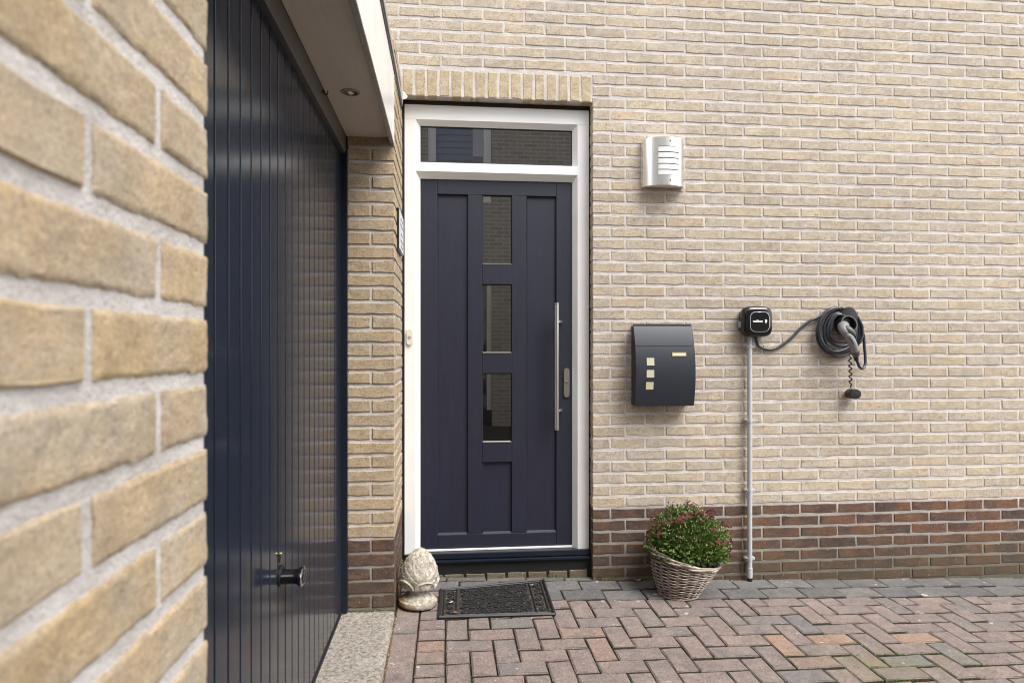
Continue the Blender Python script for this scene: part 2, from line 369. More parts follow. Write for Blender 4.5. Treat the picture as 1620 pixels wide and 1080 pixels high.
# ------------------------------------------------------------------ brick shapes
def brick_shape(L, h, dp, seed, m, jit=.0024, ch=.0030):
    """hand-moulded brick, facing -y, uneven outline; 48 triangles"""
    R = random.Random(seed); n = 4 if L > .15 else 2
    out = []
    xs = [-L/2+L*i/n for i in range(n+1)]
    out = [(x, -h/2) for x in xs]+[(x, h/2) for x in reversed(xs)]
    o1 = []; o0 = []
    for (x, zz) in out:
        dx = R.uniform(-1, 1)*jit*.9; dz = R.uniform(-1, 1)*jit
        x1 = x+dx; z1 = zz+dz; o1.append((x1, z1))
        c = ch*R.uniform(.6, 1.5)
        o0.append((x1-(c if x1 > L*.45 else -c if x1 < -L*.45 else 0), z1-(c*.8 if zz > 0 else -c*.8)))
    k = len(out); fy = R.uniform(-.0012, .0012)
    vs = [(x, R.uniform(-.0006, .0006)+fy, zz) for x, zz in o0]+[(x, ch*.9, zz) for x, zz in o1]+[(x, dp, zz) for x, zz in o1]
    fs = [tuple(range(k))]
    fs += [(i, i+k, (i+1) % k+k, (i+1) % k) for i in range(k)]
    fs += [(i+k, i+2*k, (i+1) % k+2*k, (i+1) % k+k) for i in range(k)]
    mb = MB(); mb.add(vs, fs); return mb
def brick_fine(L, h, dp, seed, m):
    """close-up brick: gridded face with rounded, broken arrises"""
    R = random.Random(seed); sx = R.uniform(0, 90)
    nx = max(10, int(L/.0038)); nz = 16; vs = []; idx = {}
    for j in range(nz+1):
        for i in range(nx+1):
            u = i/nx; v = j/nz
            x = -L/2+L*u; zz = -h/2+h*v
            ex = min(x+L/2, L/2-x); ez = min(zz+h/2, h/2-zz)
            e = min(ex, ez)
            n1 = noise.noise((x*38+sx, zz*38, sx)); n2 = noise.noise((x*150+sx, zz*150, sx)); n3 = noise.noise((x*12+sx, zz*20, sx+5))
            y = .0006*n1+.0006*n2+.0008*n3+.0004*noise.noise((x*320, zz*320, sx))
            r = .0026*(1+.8*noise.noise((x*60+sx, zz*60, 3+sx)))
            if e < r: y += r*.75*(1-math.sqrt(max(0, 1-(1-e/r)**2)))
            if e <= 1e-6:
                jx = .0012*noise.noise((x*90+sx, zz*90, 7)); jz = .0016*noise.noise((x*70+sx, zz*70, 11))+.0010*noise.noise((x*210+sx, zz*210, 11))
                if ex <= 1e-6: x += jx*1.4
                if ez <= 1e-6: zz += jz*1.3
            idx[i, j] = len(vs); vs.append((x, y, zz))
    fs = [(idx[i, j], idx[i+1, j], idx[i+1, j+1], idx[i, j+1]) for i in range(nx) for j in range(nz)]
    rim = [idx[i, 0] for i in range(nx)]+[idx[nx, j] for j in range(nz)]+[idx[i, nz] for i in range(nx, 0, -1)]+[idx[0, j] for j in range(nz, 0, -1)]
    b0 = len(vs); vs += [(vs[i][0], dp, vs[i][2]) for i in rim]; k = len(rim)
    fs += [(rim[q], b0+q, b0+(q+1) % k, rim[(q+1) % k]) for q in range(k)]
    mb = MB(); mb.add(vs, fs); return mb
_cache = {}
def shapes(kind, L, h, m, n=8, fine=False, dp=.06):
    key = (kind, round(L, 3), round(h, 3), m, fine, dp)
    if key not in _cache:
        _cache[key] = [(f := (brick_fine if fine else brick_shape)(L, h, dp, (round(L*1000)*31+i*977) % 9999, None)) and (f, f.mesh(kind, M[m], fine)) for i in range(n)]
    return _cache[key]
def lay(parent, name, bricks, limit=300):
    """bricks: (x,y,z, rotz, L, h, matkey, fine, dp, roty) -> the largest-showing as objects, the rest one stuff part"""
    R = random.Random(len(bricks))
    loc = Vector(parent.location)
    sc = sorted(bricks, key=lambda q: -vis(q[0], q[1], q[2])*(q[4]/.21)**.5)
    rest = MB()
    for i, q in enumerate(sc):
        x, y, zz, rz, L, h, mk, fine, dp, ry = q
        std = .208 if L > .15 else .098
        s = shapes(name, std, h, mk, 7 if fine else 10, fine, dp)
        mb, me = s[R.randrange(len(s))]
        flip = -1 if R.random() < .5 else 1
        jy = R.uniform(-.0012, .0012); rot = R.uniform(-.005, .005)
        if i < limit and vis(x, y, zz) > 0:
            o = bpy.data.objects.new(name, me); C.objects.link(o); o.parent = parent
            o.location = Vector((x, y, zz))-loc; o.rotation_euler = (0, ry+rot, rz)
            o.scale = (L/std, 1, 1)
        else:
            mt = Matrix.Translation((x, y, zz)) @ Matrix.Rotation(rz, 4, 'Z') @ Matrix.Rotation(ry+rot, 4, 'Y') @ Matrix.Diagonal((L/std, 1, 1, 1))
            bmb, _ = shapes(name, std, h, mk, 10, False, dp)[R.randrange(7)] if fine else (mb, me)
            rest.add([mt @ Vector(v) for v in bmb.v], bmb.f)
    if rest.v: part(name+'work', rest, M[sc[-1][6]], parent, kind='stuff')
RX = PI/2  # turns a brick to face +x

# ================================================================== SETTING: ground and paving
def gz(x): return -.0281*(x-.79)-.010
g = MB(); pts = []
xs = [-60, -3.6, -.45, 8, 60]; ys = [-60, -6.6, -3, .2, 60]
g.add([(x, y, gz(max(-1, min(8, x)))-.014) for y in ys for x in xs], [(j*5+i, j*5+i+1, (j+1)*5+i+1, (j+1)*5+i) for j in range(4) for i in range(4)])
part('ground', g, M['sand'], kind='structure')
pav = bpy.data.objects.new('pavement', None); C.objects.link(pav); pav['kind'] = 'structure'
def paver_shape(L, W_, seed, dp=.07, ch=.0055):
    R = random.Random(seed); vs = []; k = 8
    o = [(-L/2, -W_/2), (0, -W_/2), (L/2, -W_/2), (L/2, 0), (L/2, W_/2), (0, W_/2), (-L/2, W_/2), (-L/2, 0)]
    j = [(x+R.uniform(-.0012, .0012), y+R.uniform(-.0012, .0012)) for x, y in o]
    def ins(x, y, c): return (x-(c if x > L*.3 else -c if x < -L*.3 else 0), y-(c if y > W_*.3 else -c if y < -W_*.3 else 0))
    vs = [(*ins(x, y, ch*R.uniform(.7, 1.4)), R.uniform(-.0006, .0006)) for x, y in j]+[(x, y, -ch*.8) for x, y in j]+[(x, y, -dp) for x, y in j]
    fs = [tuple(range(k))]+[(i, i+k, (i+1) % k+k, (i+1) % k) for i in range(k)]+[(i+k, i+2*k, (i+1) % k+2*k, (i+1) % k+k) for i in range(k)]
    mb = MB(); mb.add(vs, fs); return mb
pcache = {}
def pshape(L, W_, m):
    key = (round(L, 3), round(W_, 3), m)
    if key not in pcache: pcache[key] = [(q := paver_shape(L, W_, int(L*1e4+W_*777)+i)) and (q, q.mesh('paver', M[m])) for i in range(6)]
    return pcache[key]
pv = []   # x,y,L(x),W(y),mat,name
g_ = .0072; gy_ = .0125
x = -.1475
def rowj(y0, y1, xo, mk, xa=-.235, xb=5.6, L=.2085):
    n0 = math.floor((xa-xo)/L)
    for i in range(n0, int((xb-xo)/L)+1):
        a = max(xa, xo+i*L); b_ = xo+(i+1)*L
        if b_-a > .03: pv.append(((a+b_)/2, (y0+y1)/2, b_-a-g_, y0-y1-gy_, mk, 'grey_paver'))
rowj(-.003, -.134, .6851, 'paver_grey'); rowj(-.134, -.267, .7789, 'paver_grey', xa=.02)
for i in range(4): pass
# recess strip in front of the threshold
rowj(.06, -.003, .62, 'paver_grey', xa=-.23, xb=.55)
for yy in (-.134-.0665,): pv.append((-.11, yy, .235, .128, 'paver', 'paver'))
PX, PY, x0, y0 = .098, .102, .1866, -.2695
for r_ in range(0, 34):
    for c_ in range(-2, 52):
        s_ = (c_+r_+2) % 4
        X0 = x0+PX*c_; Y0 = y0-PY*r_
        if s_ == 0: pv.append((X0+PX, Y0-PY/2, 2*PX-g_, PY-gy_, 'paver', 'paver'))
        elif s_ == 1 and c_ == -2: pv.append((X0+PX/2, Y0-PY/2, PX-g_, PY-gy_, 'paver', 'paver'))
        elif s_ == 2: pv.append((X0+PX/2, Y0-PY, PX-g_, 2*PY-gy_, 'paver', 'paver'))
        elif s_ == 3 and r_ == 0: pv.append((X0+PX/2, Y0-PY/2, PX-g_, PY-gy_, 'paver', 'paver'))
    pv.append((-.0675, y0-PY*(r_+.5), .112, PY-gy_, 'paver', 'paver'))
y = -.40
for i in range(16): pv.append((-.181, y-.1075, .105, .2095, 'paver', 'paver')); y -= .2145
pv.append((-.181, -.333, .105, .125, 'paver', 'paver'))
R = random.Random(3)
pv.sort(key=lambda q: -vis(q[0], q[1], gz(q[0]))*(1 if q[5] == 'paver' else 1.5))
rest = {'paver': MB(), 'paver_grey': MB()}; cnt = 0
for q in pv:
    X_, Y_, L, W_, mk, nm = q
    rotated = W_ > L
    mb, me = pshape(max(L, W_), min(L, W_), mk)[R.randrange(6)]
    zz = gz(X_)+R.uniform(-.0024, .0024); rz = (PI/2 if rotated else 0)+R.uniform(-.008, .008)+(PI if R.random() < .5 else 0)
    tx, ty = R.uniform(-.012, .012), R.uniform(-.009, .009)+.0281*0
    if vis(X_, Y_, zz) > 0 and cnt < 300:
        cnt += 1
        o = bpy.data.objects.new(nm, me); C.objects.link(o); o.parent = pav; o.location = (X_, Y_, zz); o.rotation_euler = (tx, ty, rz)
    else:
        mt = Matrix.Translation((X_, Y_, zz)) @ Matrix.Rotation(rz, 4, 'Z')
        rest[mk].add([mt @ Vector(v) for v in mb.v], mb.f)
for mk, mb in rest.items():
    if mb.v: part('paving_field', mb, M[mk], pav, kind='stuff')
# concrete strip in front of the garage door
bm = bmesh.new()
nx, ny = 10, 70; X0, X1, Y0, Y1 = -.468, -.2375, -.445, -4.2
gr = [[bm.verts.new((X0+(X1-X0)*i/nx, Y0+(Y1-Y0)*j/ny, .048+.0012*noise.noise((i*1.7, j*.9, 0))-(.006*(1+noise.noise((j*.8, 4, 0))) if i == nx else 0))) for i in range(nx+1)] for j in range(ny+1)]
for j in range(ny):
    for i in range(nx): bm.faces.new((gr[j][i], gr[j+1][i], gr[j+1][i+1], gr[j][i+1]))
lo = [bm.verts.new((X1+.001+.002*noise.noise((j*.7, 9, 0)), Y0+(Y1-Y0)*j/ny, -.05)) for j in range(ny+1)]
for j in range(ny): bm.faces.new((gr[j][nx], gr[j+1][nx], lo[j+1], lo[j]))
me = bpy.data.meshes.new('concrete_strip'); bm.to_mesh(me); bm.free(); me.materials.append(M['concrete'])
for p in me.polygons: p.use_smooth = True
put('concrete_doorstep', me, kind='structure')

# ================================================================== HOUSE FACADE
Z0 = .3736; CH = .0625; XR = .7692; XL = -.2373; ZL = 2.5307; ZS = 2.6735
house = thing('house_wall', 'tall tan brick house wall with brown brick base around the front door', 'wall', (XR, .1, 0))
mo = MB(); e = .0030
mo.box(XR+.003, 6.2, e, .30, -.12, ZL); mo.box(-3.2, 6.2, e, .30, ZL, 6.2)
mo.box(-3.2, XL-.012, e, .30, -.12, ZL-.002)
part('mortar', mo, M['mortar'], house)
bx_t = []; bx_b = []; ln = []
def rowspan(k, xa, xb, joints):
    js = [xa]+[j for j in joints if xa+.04 < j < xb-.03]+[xb]
    return [(a, b_) for a, b_ in zip(js[:-1], js[1:])]
PT = .218
for k in range(-7, 54):
    zc_ = Z0+k*CH+CH/2-.003; zb = Z0+k*CH
    ev = k % 2 == 0
    jo = [.9485+PT*n for n in range(-20, 24)] if ev else [.8395+PT*n for n in range(-20, 25)]
    above = zb > ZS-.01
    if above: xa = -.47 if zb < 2.5 else -3.15
    else:
        xa = XR
        if not ev: jo = [.8675]+[j for j in jo if j > .98]
    xb = 5.2
    for a, b_ in rowspan(k, xa, xb, jo):
        first = abs(a-xa) < 1e-6
        cx = (a+b_)/2; L = b_-a-.0095
        if first and not above: L += .004; cx = (a+b_)/2-.003
        tgt = bx_b if k < 0 else bx_t
        tgt.append((cx, 0., zc_, 0, L, .0480, 'brown' if k < 0 else 'tan', False, .085 if first else .05, 0))
lay(house, 'brick', bx_t, 300)
lay(house, 'plinth_brick', bx_b, 300)
# soldier course
n = 17; x = .7625
while x > XL+.05:
    ln.append((x-.0275, 0., (ZL+ZS)/2-.003, 0, ZS-ZL-.0085, .0480, 'lintel', False, .10, PI/2)); x -= .0625
lay(house, 'lintel_brick', ln, 300)
# reveal bricks on the right of the door are the ends of the first bricks; inner lining behind the frame
# brick footing row under the threshold
ft = []
for i in range(9): ft.append((-.185+i*.1105, .044, -.003, 0, .0985, .064, 'tan_dirty', False, .06, 0))
lay(house, 'footing_brick', ft, 300)

# ================================================================== PIER between garage door and front door
pier = thing('brick_pier', 'narrow brick pier with brown foot between garage door and front door', 'pier', (-.34, -.22, 0))
mo = MB(); mo.box(XL-.203, XL-.005, -.4345, .30, -.05, 2.62)
mo.box(XL-.203, XL-.0049, -.4346, .055, -.049, 2.6)
part('mortar', mo, M['mortar'], pier)
pb = []; pbr = []
for k in range(-6, 36):
    zc_ = Z0+k*CH+CH/2-.003; mk = 'brown' if k < 0 else 'tan_pier'; tg = pbr if k < 0 else pb
    if zc_ > 2.60: break
    front = zc_ < 2.16
    if k % 2 == 0:
        tg.append((XL-.104, -.44, zc_, 0, .209, .0480, mk, False, .097, 0))
        for a, b_ in ((-.333, -.124), (-.114, .062)): tg.append((XL, (a+b_)/2, zc_, RX, b_-a-.001, .0480, mk, False, .09, 0))
    else:
        tg.append((XL-.158, -.44, zc_, 0, .100, .0480, mk, False, .097, 0)); tg.append((XL-.049, -.44, zc_, 0, .098, .0480, mk, False, .05, 0))
        for a, b_ in ((-.439, -.235), (-.225, -.016), (-.006, .062)): tg.append((XL, (a+b_)/2, zc_, RX, b_-a-.001, .0480, mk, False, .045, 0))
lay(pier, 'brick', pb, 300); lay(pier, 'plinth_brick', pbr, 300)

# ================================================================== NEAR WALL of the garage
nw = thing('garage_wall', 'blurred close tan brick wall with thick pale mortar joints on the left of the garage door', 'wall', (-.35, -3.3, 0))
YE = -2.727
mo = MB(); mo.box(-.44, XL-.0026, -6.6, YE-.0065, -.05, 2.15)
part('mortar', mo, M['mortar_near'], nw)
nb = []
for k in range(-20, 16):
    zc_ = 1.266+.0635*k+.0625/2-.002; ev = k % 2 == 0
    if zc_ > 2.13: break
    if zc_ < 0: continue
    joints = [YE, YE-.1085] if ev else [YE, YE-.2155]
    while joints[-1] > -6.4: joints.append(joints[-1]-.2195)
    for i, (a, b_) in enumerate(zip(joints[:-1], joints[1:])):
        L = a-b_-(.0130 if i else .006); cy = (a+b_)/2+(.0025 if i == 0 else 0)
        nb.append((XL, cy, zc_, RX, L, .0495, 'tan_near', True, .10 if i == 0 else .04, 0))
lay(nw, 'brick', nb, 60)

# ================================================================== GARAGE DOOR
gd = thing('garage_door', 'dark navy ribbed steel up-and-over garage door, glossy', 'garage door', (-.46, -1.58, .05))
DX = -.468; pitch = .0826; yA = -.452-.016
rib = MB(); L0, L1 = .055, 2.083
prof = [(0, 0), (.0008, .0045), (.0026, .0060), (.0200, .0060), (.0390, .00605), (.0580, .0060), (.0725, .0060), (.0738, .0052), (.0744, 0), (pitch, 0)]   # (along -y, out +x)
vs = []; 
for zz in (L0, L1):
    for a, q in prof: vs.append((DX-.0070+q, -a, zz))
k = len(prof); rib.add(vs, [(i+1, i, i+k, i+1+k) for i in range(k-1)])
rme = rib.mesh('rib_panel', M['garage'])
for i in range(27):
    o = bpy.data.objects.new('rib_panel', rme); C.objects.link(o); o.parent = gd
    o.location = Vector((0, yA-pitch*i, 0))-Vector(gd.location)
fr = MB()
fr.bbox(DX-.03, XL-.2035, -.468, -.446, .052, 2.10, .002)
fr.bbox(DX-.03, XL-.2035, -2.727, -2.70, .052, 2.10, .002)
fr.box(DX-.05, DX-.0127, -2.72, -.44, .05, 2.1)
part('door_frame', fr, M['frame_dark'], gd)
hd = MB(); hd.bbox(DX-.03, -.449, -2.74, -.445, 2.086, 2.166, .002); part('header', hd, M['header'], gd)
bs = MB(); bs.bbox(DX-.012, DX+.004, -2.70, -.468, .049, .062, .001); part('bottom_seal', bs, M['rubber_black'], gd)
# T-shaped turn handle, lock
hm = Matrix.Translation((DX, -1.512, .585)) @ Matrix.Rotation(PI/2, 4, 'Y')
hb = MB(); hb.lathe([(0, 0), (.030, 0), (.030, .003), (.026, .006), (.020, .007)], 32, hm)
knob = part('handle', hb, M['black'], gd, True)
kb = MB(); hm2 = Matrix.Translation((DX, -1.512, .582)) @ Matrix.Rotation(PI/2, 4, 'Y') @ Matrix.Diagonal((.9, 1.25, 1, 1))
kb.lathe([(.0225, .004), (.0225, .012), (.0215, .036), (.0225, .046), (.0275, .053), (.0290, .0575), (.0280, .061), (.0180, .0635), (0, .064)], 36, hm2)
part('grip', kb, M['blackgloss'], knob, True)
rb_ = MB(); rb_.lathe([(.0284, .0612), (.0262, .0632), (.0235, .0640), (.0215, .0636)], 36, hm2); part('chrome_ring', rb_, M['chrome'], knob, True)
lk = MB(); lk.bbox(DX-.001, DX+.005, -1.527, -1.521, .626, .652, .001); lk.lathe([(0, .007), (.006, .007), (.0065, .004), (.0065, 0)], 16, Matrix.Translation((DX, -1.524, .650)) @ Matrix.Rotation(PI/2, 4, 'Y'))
part('lock', lk, M['brass'], gd, True)

# ================================================================== ROOF EDGE above the garage
rf = thing('garage_roof', 'flat garage roof edge with white fascia and shaded pale soffit', 'roof', (-.35, -2.5, 2.16))
sf = MB(); sf.bbox(-.4485, -.258, -6.6, -.441, 2.168, 2.18, .001); part('soffit', sf, M['soffit'], rf)
lp = MB(); lp.bbox(-.2575, -.2395, -6.6, -.443, 2.138, 2.172, .0015); part('fascia_lip', lp, M['trim_grey'], rf)
fb = MB(); fb.bbox(-.2485, -.2375, -6.6, -.443, 2.1385, 2.452, .0015); part('fascia', fb, M['fascia'], rf)
rt = MB(); rt.box(-.25, -.2335, -6.6, -.002, 2.4525, 2.472); part('drip_edge', rt, M['trim'], rf)
rt = MB(); rt.bbox(-.30, -.2285, -6.6, -.0022, 2.4725, 2.502, .002); part('roof_trim', rt, M['trim_grey'], rf)
rd = MB(); rd.box(-3.4, -.302, -6.6, -.003, 2.46, 2.49); rd.box(-3.2, -.47, -6.6, -.003, 2.19, 2.46); part('roof_deck', rd, M['trim'], rf)
fl = MB(); fl.add([(-.232, -.012, 2.50), (-.205, -.010, 2.52), (-.212, -.016, 2.505), (-.228, -.014, 2.545)], [(0,1,2), (0,2,3), (1,3,2)])
part('flashing_scrap', fl, M['fascia'], rf)
bk = MB(); bk.box(-.60, -.52, -6.6, -.46, -.1, 2.18); part('garage_interior', bk, M['rubber_black'], rf)
# recessed spotlight and hook
sp = thing('ceiling_spotlight', 'small round recessed spotlight, unlit, set in the soffit above the garage door', 'spotlight', (-.355, -.957, 2.168))
q = MB(); fm = Matrix.Translation((-.355, -.957, 2.168))
q.lathe([(.034, -.0005), (.034, -.003), (.030, -.0050), (.026, -.0045), (.025, -.001)], 40, fm); part('trim_ring', q, M['trim_grey'], sp, True)
q = MB(); q.lathe([(.025, -.001), (.021, .0), (.0, .0)][::-1], 32, fm); q.v = [(a, b_, c_-.0015) for a, b_, c_ in q.v]; part('recess', q, M['black'], sp, True)
q = MB(); q.lathe([(0, -.0075), (.012, -.007), (.018, -.0045), (.019, -.0018)], 32, Matrix.Translation((-.361, -.955, 2.168))); part('lamp_lens', q, M['steel'], sp, True)
q = MB(); q.tube(catmull([(-.4495, -1.0, 2.150), (-.444, -1.0, 2.148), (-.438, -1.0, 2.139), (-.431, -1.0, 2.141), (-.430, -1.0, 2.152)], 5), .0022, 6)
q.sphere((-.449, -1.0, 2.15), .006, 8)
part('cup_hook', q, M['black'], None, True, label='tiny dark hook screwed into the header beside the garage soffit', cat='hook')

# ================================================================== FRONT DOOR
fd = thing('front_door', 'dark blue front door with three small panes in a white frame with a transom window', 'door', (.27, .1, .1))
def ring_frame(mb, outer, holes, yf, yb, bev, back=None):
    """flat front with rectangular holes, each hole edge splayed down to depth yb"""
    X0, X1, Z0_, Z1 = outer
    xs_ = sorted({X0, X1, *[h[0]-bev for h in holes], *[h[1]+bev for h in holes]}); zs_ = sorted({Z0_, Z1, *[h[2]-bev for h in holes], *[h[3]+bev for h in holes]})
    for i in range(len(xs_)-1):
        for j in range(len(zs_)-1):
            cx, cz = (xs_[i]+xs_[i+1])/2, (zs_[j]+zs_[j+1])/2
            if any(h[0]-bev < cx < h[1]+bev and h[2]-bev < cz < h[3]+bev for h in holes): continue
            mb.add([(xs_[i], yf, zs_[j]), (xs_[i+1], yf, zs_[j]), (xs_[i+1], yf, zs_[j+1]), (xs_[i], yf, zs_[j+1])], [(0,1,2,3)])
    for a, b_, c_, d_ in holes:
        o_ = [(a-bev, yf, c_-bev), (b_+bev, yf, c_-bev), (b_+bev, yf, d_+bev), (a-bev, yf, d_+bev)]; i_ = [(a, yb, c_), (b_, yb, c_), (b_, yb, d_), (a, yb, d_)]
        k_ = [(p[0], yb+.05, p[2]) for p in i_]
        mb.add(o_+i_+k_, [(n_, (n_+1) % 4, (n_+1) % 4+4, n_+4) for n_ in range(4)]+[(n_+4, (n_+1) % 4+4, (n_+1) % 4+8, n_+8) for n_ in range(4)])
    mb.add([(X0, yf, Z0_), (X1, yf, Z0_), (X1, yf, Z1), (X0, yf, Z1), (X0, yf+.08, Z0_), (X1, yf+.08, Z0_), (X1, yf+.08, Z1), (X0, yf+.08, Z1)],
           [(0,4,5,1), (1,5,6,2), (2,6,7,3), (3,7,4,0)])
# frame: head, transom bar, two jambs as separate members meeting at hairline joints
YF, YB = .062, .092; bv = .024
op_t = (-.1435, .676, 2.212, 2.405); op_d = (-.1435, .676, .112, 2.124)
def member(name, poly_fn):
    mb = MB(); poly_fn(mb); return part(name, mb, M['white'], fd)
XO0, XO1 = -.2245, .7615; ZB, ZT = .108, 2.5055
def jamb(side):
    def f_(mb):
        xi, xo = (op_d[0], XO0) if side < 0 else (op_d[1], XO1); s_ = side
        xf = xi+s_*bv if True else 0
        xf = xi+(-bv if s_ < 0 else bv)
        for (za, zb_) in ((ZB, op_t[3]+bv-.0005),):
            v_ = [(xo, YF), (xf, YF), (xi, YB), (xi, YB+.045), (xo, YB+.045)]
            vs_ = [(x_, y_, za) for x_, y_ in v_]+[(x_, y_, zb_) for x_, y_ in v_]; k_ = 5
            mb.add(vs_, [(i, (i+1) % k_, (i+1) % k_+k_, i+k_) for i in range(k_)]+[tuple(range(k_)), tuple(range(2*k_-1, k_-1, -1))])
    return f_
member('frame_jamb', jamb(-1)); member('frame_jamb', jamb(1))
def hbar(z0, z1, topbev, botbev, xa, xb):
    def f_(mb):
        v_ = [(YF-.0006, z0+(bv*1.35 if botbev else 0)), (YF-.0006, z1-(bv*.35 if topbev else 0)), (YB, z1), (YB+.045, z1), (YB+.045, z0), (YB, z0)]
        vs_ = [(xa, y_, zz) for y_, zz in v_]+[(xb, y_, zz) for y_, zz in v_]; k_ = 6
        # mitre the splay
        for q_, xx in ((0, xa), (k_, xb)):
            sg = 1 if xx == xa else -1
            for t_ in (3, 4, 5, 2): vs_[q_+t_] = (xx+sg*bv, vs_[q_+t_][1], vs_[q_+t_][2])
        mb.add(vs_, [(i+k_, (i+1) % k_+k_, (i+1) % k_, i) for i in range(k_)]+[tuple(range(k_)), tuple(range(2*k_-1, k_-1, -1))])
    return f_
member('transom_bar', hbar(op_d[3], op_t[2], True, True, op_d[0]-bv, op_d[1]+bv))
mb = MB(); v_ = [(YF-.0004, op_t[3]+bv), (YF-.0004, ZT), (YB+.045, ZT), (YB+.045, op_t[3]), (YB, op_t[3])]
vs_ = [(XO0, y_, zz) for y_, zz in v_]+[(XO1, y_, zz) for y_, zz in v_]
vs_[0] = (op_t[0]-bv, *v_[0]); vs_[5] = (op_t[1]+bv, *v_[0]); vs_[4] = (op_t[0], *v_[4]); vs_[9] = (op_t[1], *v_[4])
mb = MB(); mb.box(XO0, XO1, YF-.0004, YB+.045, op_t[3]+bv, ZT)
a, b_ = op_t[0], op_t[1]
mb.add([(a-bv, YF, op_t[3]+bv), (b_+bv, YF, op_t[3]+bv), (b_, YB, op_t[3]), (a, YB, op_t[3]), (a, YB+.045, op_t[3]), (b_, YB+.045, op_t[3])], [(0,3,2,1), (3,4,5,2)])
part('frame_head', mb, M['white'], fd)
# black joint round the frame
mb = MB(); mb.box(XL-.002, XO0-.001, .066, .16, .06, 2.53); mb.box(XO1+.001, XR+.004, .066, .16, .06, 2.53); mb.box(XL, XR+.003, .066, .16, ZT+.001, 2.545); mb.box(XL, XR, .15, .2, -.1, 2.54)
part('joint_seal', mb, M['rubber_black'], fd)
# transom glass
mb = MB(); mb.box(op_t[0]-.01, op_t[1]+.01, .100, .108, op_t[2]-.01, op_t[3]+.01); part('transom_pane', mb, M['glass'], fd)
mb = MB()
for q in ((op_t[0], op_t[1], op_t[2], op_t[2]+.006), (op_t[0], op_t[1], op_t[3]-.006, op_t[3]), (op_t[0], op_t[0]+.005, op_t[2], op_t[3]), (op_t[1]-.005, op_t[1], op_t[2], op_t[3])): mb.box(q[0]+.0003, q[1]-.0003, .096, .0995, q[2]+.0003, q[3]-.0003)
part('glazing_seal', mb, M['rubber_black'], fd)
# leaf: stiles, rails, panels
YD = .098
def leafpart(name, x0_, x1_, z0_, z1_, y=YD, m='door', b=.0022, t=.035):
    mb = MB(); mb.bbox(x0_, x1_, y, y+t, z0_, z1_, b); return part(name, mb, M[m], fd)
ZLo, ZHi = .150, 2.1235
leafpart('stile', -.1425, -.0552, ZLo, ZHi); leafpart('stile', .5896, .675, ZLo, ZHi)
leafpart('top_rail', -.0546, .589, 2.0455, ZHi); leafpart('bottom_rail', -.0546, .589, ZLo, .2235)
leafpart('muntin', .1092, .1872, .2241, 2.0449); leafpart('muntin', .3462, .4252, .2241, 2.0449)
for a, b_ in ((1.5655, 1.6735), (1.0865, 1.1955), (.6085, .7145)): leafpart('cross_rail', .1878, .3456, a, b_, y=YD-.0015)
def panel(x0_, x1_, z0_, z1_):
    mb = MB(); ring_frame(mb, (x0_-.004, x1_+.004, z0_-.004, z1_+.004), [], YD+.013, YD+.02, 0)
    # splayed moulding along the edges
    mb2 = MB(); o_ = [(x0_, YD+.001, z0_), (x1_, YD+.001, z0_), (x1_, YD+.001, z1_), (x0_, YD+.001, z1_)]; d_ = .007
    i_ = [(x0_+d_, YD+.0128, z0_+d_*1.3), (x1_-d_*.4, YD+.0128, z0_+d_*1.3), (x1_-d_*.4, YD+.0128, z1_-d_*.4), (x0_+d_, YD+.0128, z1_-d_*.4)]
    mb2.add(o_+i_, [(n_, (n_+1) % 4, (n_+1) % 4+4, n_+4) for n_ in range(4)])
    p_ = part('panel', mb, M['door'], fd); part('moulding', mb2, M['door'], p_)
panel(-.0549, .1089, .2238, 2.0452); panel(.4255, .5893, .2238, 2.0452); panel(.1875, .3459, .2238, .6082)
for a, b_ in ((1.6738, 2.0452), (1.1958, 1.5652), (.7148, 1.0862)):
    mb = MB(); mb.box(.186, .347, YD+.016, YD+.022, a-.002, b_+.002); pn = part('pane', mb, M['glass'], fd)
    mb2 = MB(); d_ = .004
    o_ = [(.1873, YD, a), (.3461, YD, a), (.3461, YD, b_), (.1873, YD, b_)]; i_ = [(.1873+d_, YD+.0158, a+.006), (.3461-d_, YD+.0158, a+.006), (.3461-d_, YD+.0158, b_-d_), (.1873+d_, YD+.0158, b_-d_)]
    mb2.add(o_+i_, [(n_, (n_+1) % 4, (n_+1) % 4+4, n_+4) for n_ in range(1, 4)]); part('glazing_bead', mb2, M['rubber_black'], pn)
    mb2 = MB(); mb2.add(o_[:2]+i_[:2], [(0, 1, 3, 2)]); mb2.box(.188, .3455, YD-.003, YD+.002, a-.001, a+.003); part('bottom_bead_glint', mb2, M['steel'], pn)  # bright steel here paints the light caught on the bottom bevel
mb = MB(); mb.bbox(-.142, .6745, YD-.010, YD+.004, .1405, .1492, .001); part('weather_strip', mb, M['white'], fd)
mb = MB(); mb.bbox(-.2245, .762, .030, .14, .094, .1075, .002); mb.bbox(-.2235, .7610, .045, .14, .112, .1395, .002)
part('threshold', mb, M['frame_dark'], fd)
mb = MB(); mb.box(-.235, .768, .050, .14, -.02, .0935); part('threshold_base', mb, M['rubber_black'], fd)
